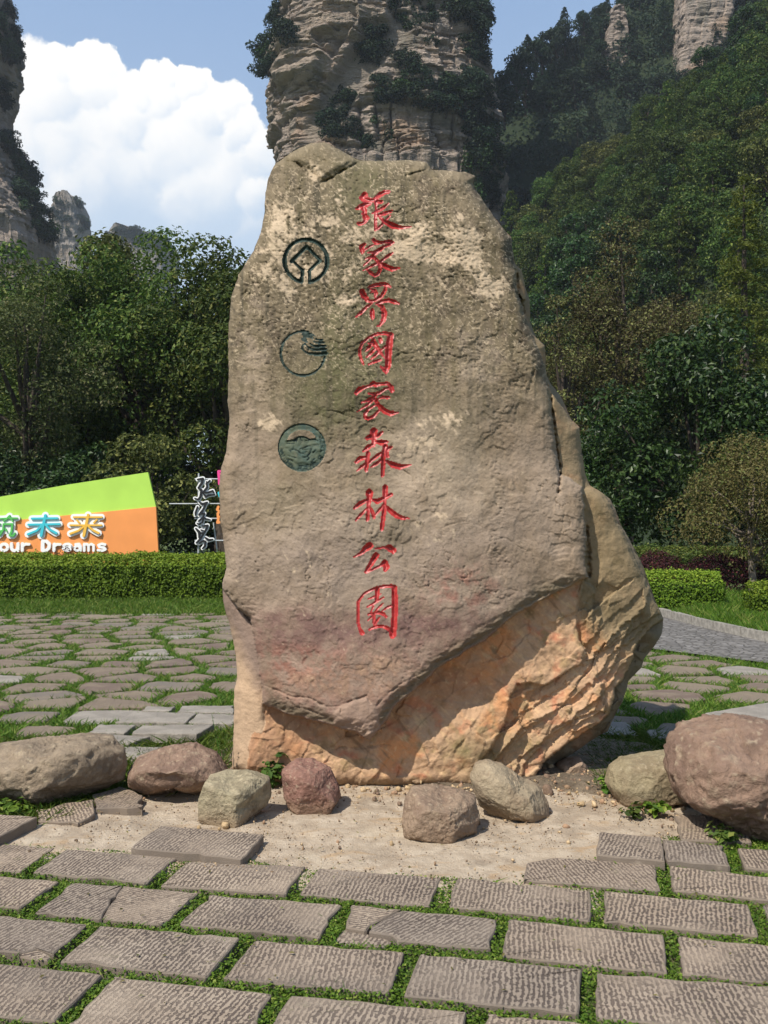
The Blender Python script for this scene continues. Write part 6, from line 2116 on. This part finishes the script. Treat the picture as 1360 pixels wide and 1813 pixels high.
def proto(seed, H, R, th, npf, leaf, dens, mat, con=False):
    d = conifer(seed, H, R, th, leaf, dens) if con else broadleaf(seed, H, R, th, npf, leaf, dens, 0.9, 0.34)
    V, Fc, t, mi = merged(d)
    return make_mesh('hillside_tree', V, Fc, [mat, BARK], tint=t, mat_idx=mi)


PN = [proto(101, 8.5, 2.9, 1.2, 24, 0.28, 300, LEAF_FOREST), proto(102, 7.5, 3.1, 1.0, 22, 0.30, 260, LEAF_OLIVE), proto(103, 9.0, 2.7, 1.4, 24, 0.28, 300, LEAF_DARK),
      proto(104, 9.5, 2.1, 1.2, 0, 0.40, 2600, LEAF, True), proto(105, 7.0, 2.8, 0.8, 22, 0.28, 300, LEAF_FOREST)]
PF = [proto(111, 10, 3.6, 1.2, 18, 0.62, 70, LEAF_BLUE), proto(112, 12, 2.6, 1.2, 0, 0.62, 1500, LEAF_BLUE, True), proto(113, 9, 3.8, 1.0, 18, 0.62, 70, LEAF_BLUE)]
SHR = [proto(121, 5.0, 3.0, 0.3, 16, 0.50, 80, LEAF_BLUE), proto(122, 4.0, 3.4, 0.3, 16, 0.50, 80, LEAF_BLUE), proto(123, 5.5, 2.4, 0.5, 16, 0.50, 80, LEAF_DARK)]
rng = np.random.RandomState(91)


def forest(fz, meshes, spacing, x0, x1, y0, y1, label, group, limit, s0=0.8, s1=1.25, accept=None, zmin=0.5):
    """sow trees over a slope, keeping those the photograph looks at"""
    got = []
    tries = 0
    while len(got) < limit and tries < 60000:
        tries += 1
        x, y = rng.uniform(x0, x1), rng.uniform(y0, y1)
        z = float(fz(np.array([x]), np.array([y]))[0])
        if z < zmin:
            continue
        px, py = project(np.array([x, y, z]))
        if px < 780 or px > 1450 or py < -60 or py > 900:
            continue
        if accept and not accept(float(px), float(py), x, y, z):
            continue
        if any((x - a) ** 2 + (y - b) ** 2 < spacing ** 2 for a, b in got):
            continue
        got.append((x, y))
        kk = rng.randint(len(meshes))
        o_ = obj('hillside_tree', meshes[kk], None, (x, y, z - 0.4), (rng.normal() * 0.05, rng.normal() * 0.05, rng.uniform(0, 6.28)), rng.uniform(s0, s1))
        tag(o_, label(kk, float(px), float(py)), 'tree', group)
    return len(got)


def clear_of_rock(px, py, x, y, z):
    return not (1200 < px < 1250 and py < 112) and not (1074 < px < 1106 and py < 85)


KN = ['leafy mid-green', 'olive-green', 'dark glossy', 'pointed conifer', 'small round-crowned']
KF = ['bushy dark', 'pointed dark conifer', 'flat-topped dark']


def near_label(k, px, py):
    v_ = 'near the top' if py < 180 else ('half way up' if py < 330 else 'at the foot')
    h_ = 'beside the boulder' if px < 1010 else ('in the middle' if px < 1200 else 'towards the right edge')
    return '%s tree %s of the near hillside, %s' % (KN[k], v_, h_)


def far_label(k, px, py):
    v_ = 'high' if py < 130 else ('half way up' if py < 250 else 'low')
    h_ = 'next to the great pillar' if px < 980 else ('below the narrow rock face' if px < 1130 else 'round the bright rock face')
    return '%s tree %s on the far hillside, %s' % (KF[k], v_, h_)


nn_ = forest(near_z, PN, 4.1, 8, 120, 47, 152, near_label, 'trees on the near hillside', 160)
nf_ = forest(far_z, PF, 4.7, 18, 140, 187, 300, far_label, 'trees on the far hillside', 140, accept=clear_of_rock)


def brush(name, fz, n, x0, x1, y0, y1, r, leaf, per, mat, label, accept=None, seed=5):
    """the undergrowth that closes the forest between its single trees"""
    rg = np.random.RandomState(seed)
    x, y = rg.uniform(x0, x1, n), rg.uniform(y0, y1, n)
    z = fz(x, y)
    px, py = project(np.stack([x, y, z], -1))
    ok = (z > 0.5) & (px > 800) & (px < 1900) & (py > -60) & (py < 900)
    if accept:
        ok &= np.array([accept(a, b, 0, 0, 0) for a, b in zip(px, py)])
    c_ = np.stack([x, y, z + r * 0.5], -1)[ok]
    P, N = puff_points(c_, r * rg.uniform(0.6, 1.3, len(c_)), per, rg, up=0.5)
    v, f, t = leaves(P, N, leaf, rg)
    tag(obj(name, make_mesh(name, v, f, mat, tint=t)), label, 'undergrowth', kind='stuff')


brush('far_forest', far_z, 5200, 18, 130, 187, 290, 2.9, 0.85, 4, LEAF_BLUE, 'dark undergrowth closing the forest of the far hillside', clear_of_rock, 5)
brush('hillside_brush', near_z, 2300, 8, 115, 47, 152, 1.6, 0.46, 24, LEAF_FOREST, 'green undergrowth between the trees of the near hillside', None, 6)


def cling(bv, spots, label, group, meshes, s0, s1):
    for (px, py, n, rx, ry) in spots:
        for k in range(n):
            a, b, c_ = ray(px + rng.normal() * rx, py + rng.normal() * ry)
            h_, nr, _, _ = bv.ray_cast(Vector((0, 0, EYE)), Vector((float(a), float(b), float(c_))).normalized())
            if h_ is None:
                continue
            o_ = obj('cliff_shrub', meshes[rng.randint(len(meshes))], None, (h_.x, h_.y + 0.8, h_.z - 1.6), (rng.normal() * 0.1 + 0.15, rng.normal() * 0.1, rng.uniform(0, 6.28)), rng.uniform(s0, s1))
            tag(o_, label, 'shrub', group)


cling(bv1, [(490, 20, 9, 14, 30), (480, 75, 7, 10, 22), (478, 115, 3, 5, 10), (492, -30, 5, 15, 20)], 'dark shrub clinging to the upper left shoulder of the great pillar', 'shrubs on the left shoulder of the great pillar', SHR, 0.7, 1.15)
cling(bv1, [(735, 25, 9, 30, 18), (700, 70, 6, 22, 18), (660, 90, 6, 16, 16), (645, 65, 3, 10, 12)], 'dark shrub on the upper ledges of the great pillar', 'shrubs on the upper ledges of the great pillar', SHR, 0.6, 1.0)
cling(bv1, [(620, 175, 6, 16, 14), (600, 225, 9, 24, 16), (640, 235, 5, 16, 14), (670, 165, 3, 8, 8), (690, 235, 2, 6, 8)], 'dark shrub on the middle ledges of the great pillar', 'shrubs on the middle ledges of the great pillar', SHR, 0.55, 0.95)
for spots, w_ in (([(850, 30, 0, 1, 1), (842, 30, 14, 14, 30), (820, 15, 6, 14, 15), (842, 85, 9, 14, 16)], 'top of the right flank'), ([(740, 155, 7, 20, 12), (790, 170, 9, 24, 14), (835, 165, 9, 18, 16)], 'long ledge below mid-height at right'),
                  ([(835, 215, 8, 16, 18), (850, 260, 14, 14, 26)], 'middle of the right flank'), ([(852, 310, 9, 10, 22), (858, 340, 8, 8, 22)], 'foot of the right flank')):
    cling(bv1, spots, 'dark shrub on the %s of the great pillar' % w_, 'shrubs on the %s of the great pillar' % w_, SHR, 0.7, 1.2)
for spots, w_ in (([(10, 60, 9, 12, 22), (15, 95, 5, 8, 8)], 'brow'), ([(0, 180, 4, 4, 10), (12, 250, 5, 6, 14), (30, 295, 7, 12, 14)], 'middle ledges'), ([(50, 335, 12, 12, 18), (68, 372, 12, 12, 16), (76, 400, 8, 8, 12)], 'sloping lower edge')):
    cling(bv2, spots, 'dark shrub clinging to the %s of the left cliff' % w_, 'shrubs on the %s of the left cliff' % w_, SHR, 0.7, 1.1)
cling(bv3, [(122, 362, 9, 14, 4), (103, 382, 6, 4, 14), (130, 402, 8, 14, 8), (148, 404, 5, 3, 16)], 'tiny blue-hazed shrub on the small distant pillar', 'shrubs on the small distant pillar', SHR, 0.8, 1.3)
cling(bv4, [(222, 416, 22, 14, 5), (262, 426, 22, 20, 6), (295, 436, 16, 9, 6)], 'tiny blue-hazed shrub on the farthest ridge', 'shrubs on the farthest ridge', SHR, 0.9, 1.5)
print('forest', nn_, nf_)

# trees against the sky in the gap and along the hill crest
SKYT = [(905, 118, 205), (888, 128, 204), (915, 96, 214), (922, 84, 220), (948, 66, 226), (975, 42, 230), (985, 34, 232), (935, 78, 225), (960, 62, 228), (1000, 30, 232), (1035, 12, 236), (893, 150, 200), (1078, 24, 231), (1096, 20, 231), (1112, 60, 229), (1066, 62, 229), (1262, 48, 219), (1275, 78, 217), (1256, 100, 217), (1195, 118, 217), (1225, 122, 217), (1090, 104, 228), (1104, 108, 227)]
for px, py, d in SKYT:
    zt = height(py, d)
    p = PD(px, py, d)
    me = PF[1] if px in (935, 1000) else PF[0]
    o_ = obj('crest_tree', me, None, (p[0], d, zt - 9.5), (0, 0, rng.uniform(0, 6)), 1.0)
    tag(o_, 'dark tree standing against the sky on the crest right of the great pillar' if px < 1050 else ('dark tree rooted beside the narrow rock face' if px < 1150 else 'dark tree rooted beside the bright rock face'), 'tree', 'trees on the skyline beside the great pillar' if px < 1050 else 'trees rooted round the rock faces')

# the humid air of the valley
m, nt, out = new_mat('haze')
pv = nt.n('VolumePrincipled')
pv.inputs['Color'].default_value = (0.82, 0.90, 1.0, 1)
pv.inputs['Density'].default_value = 0.00022
pv.inputs['Anisotropy'].default_value = 0.2
nt.l(pv.outputs[0], out.inputs['Volume'])
v, f = box(-420, 420, -60, 760, -1.5, 330)
hz = obj('haze', make_mesh('haze', v, [tuple(x) for x in f], m))
tag(hz, kind='stuff')
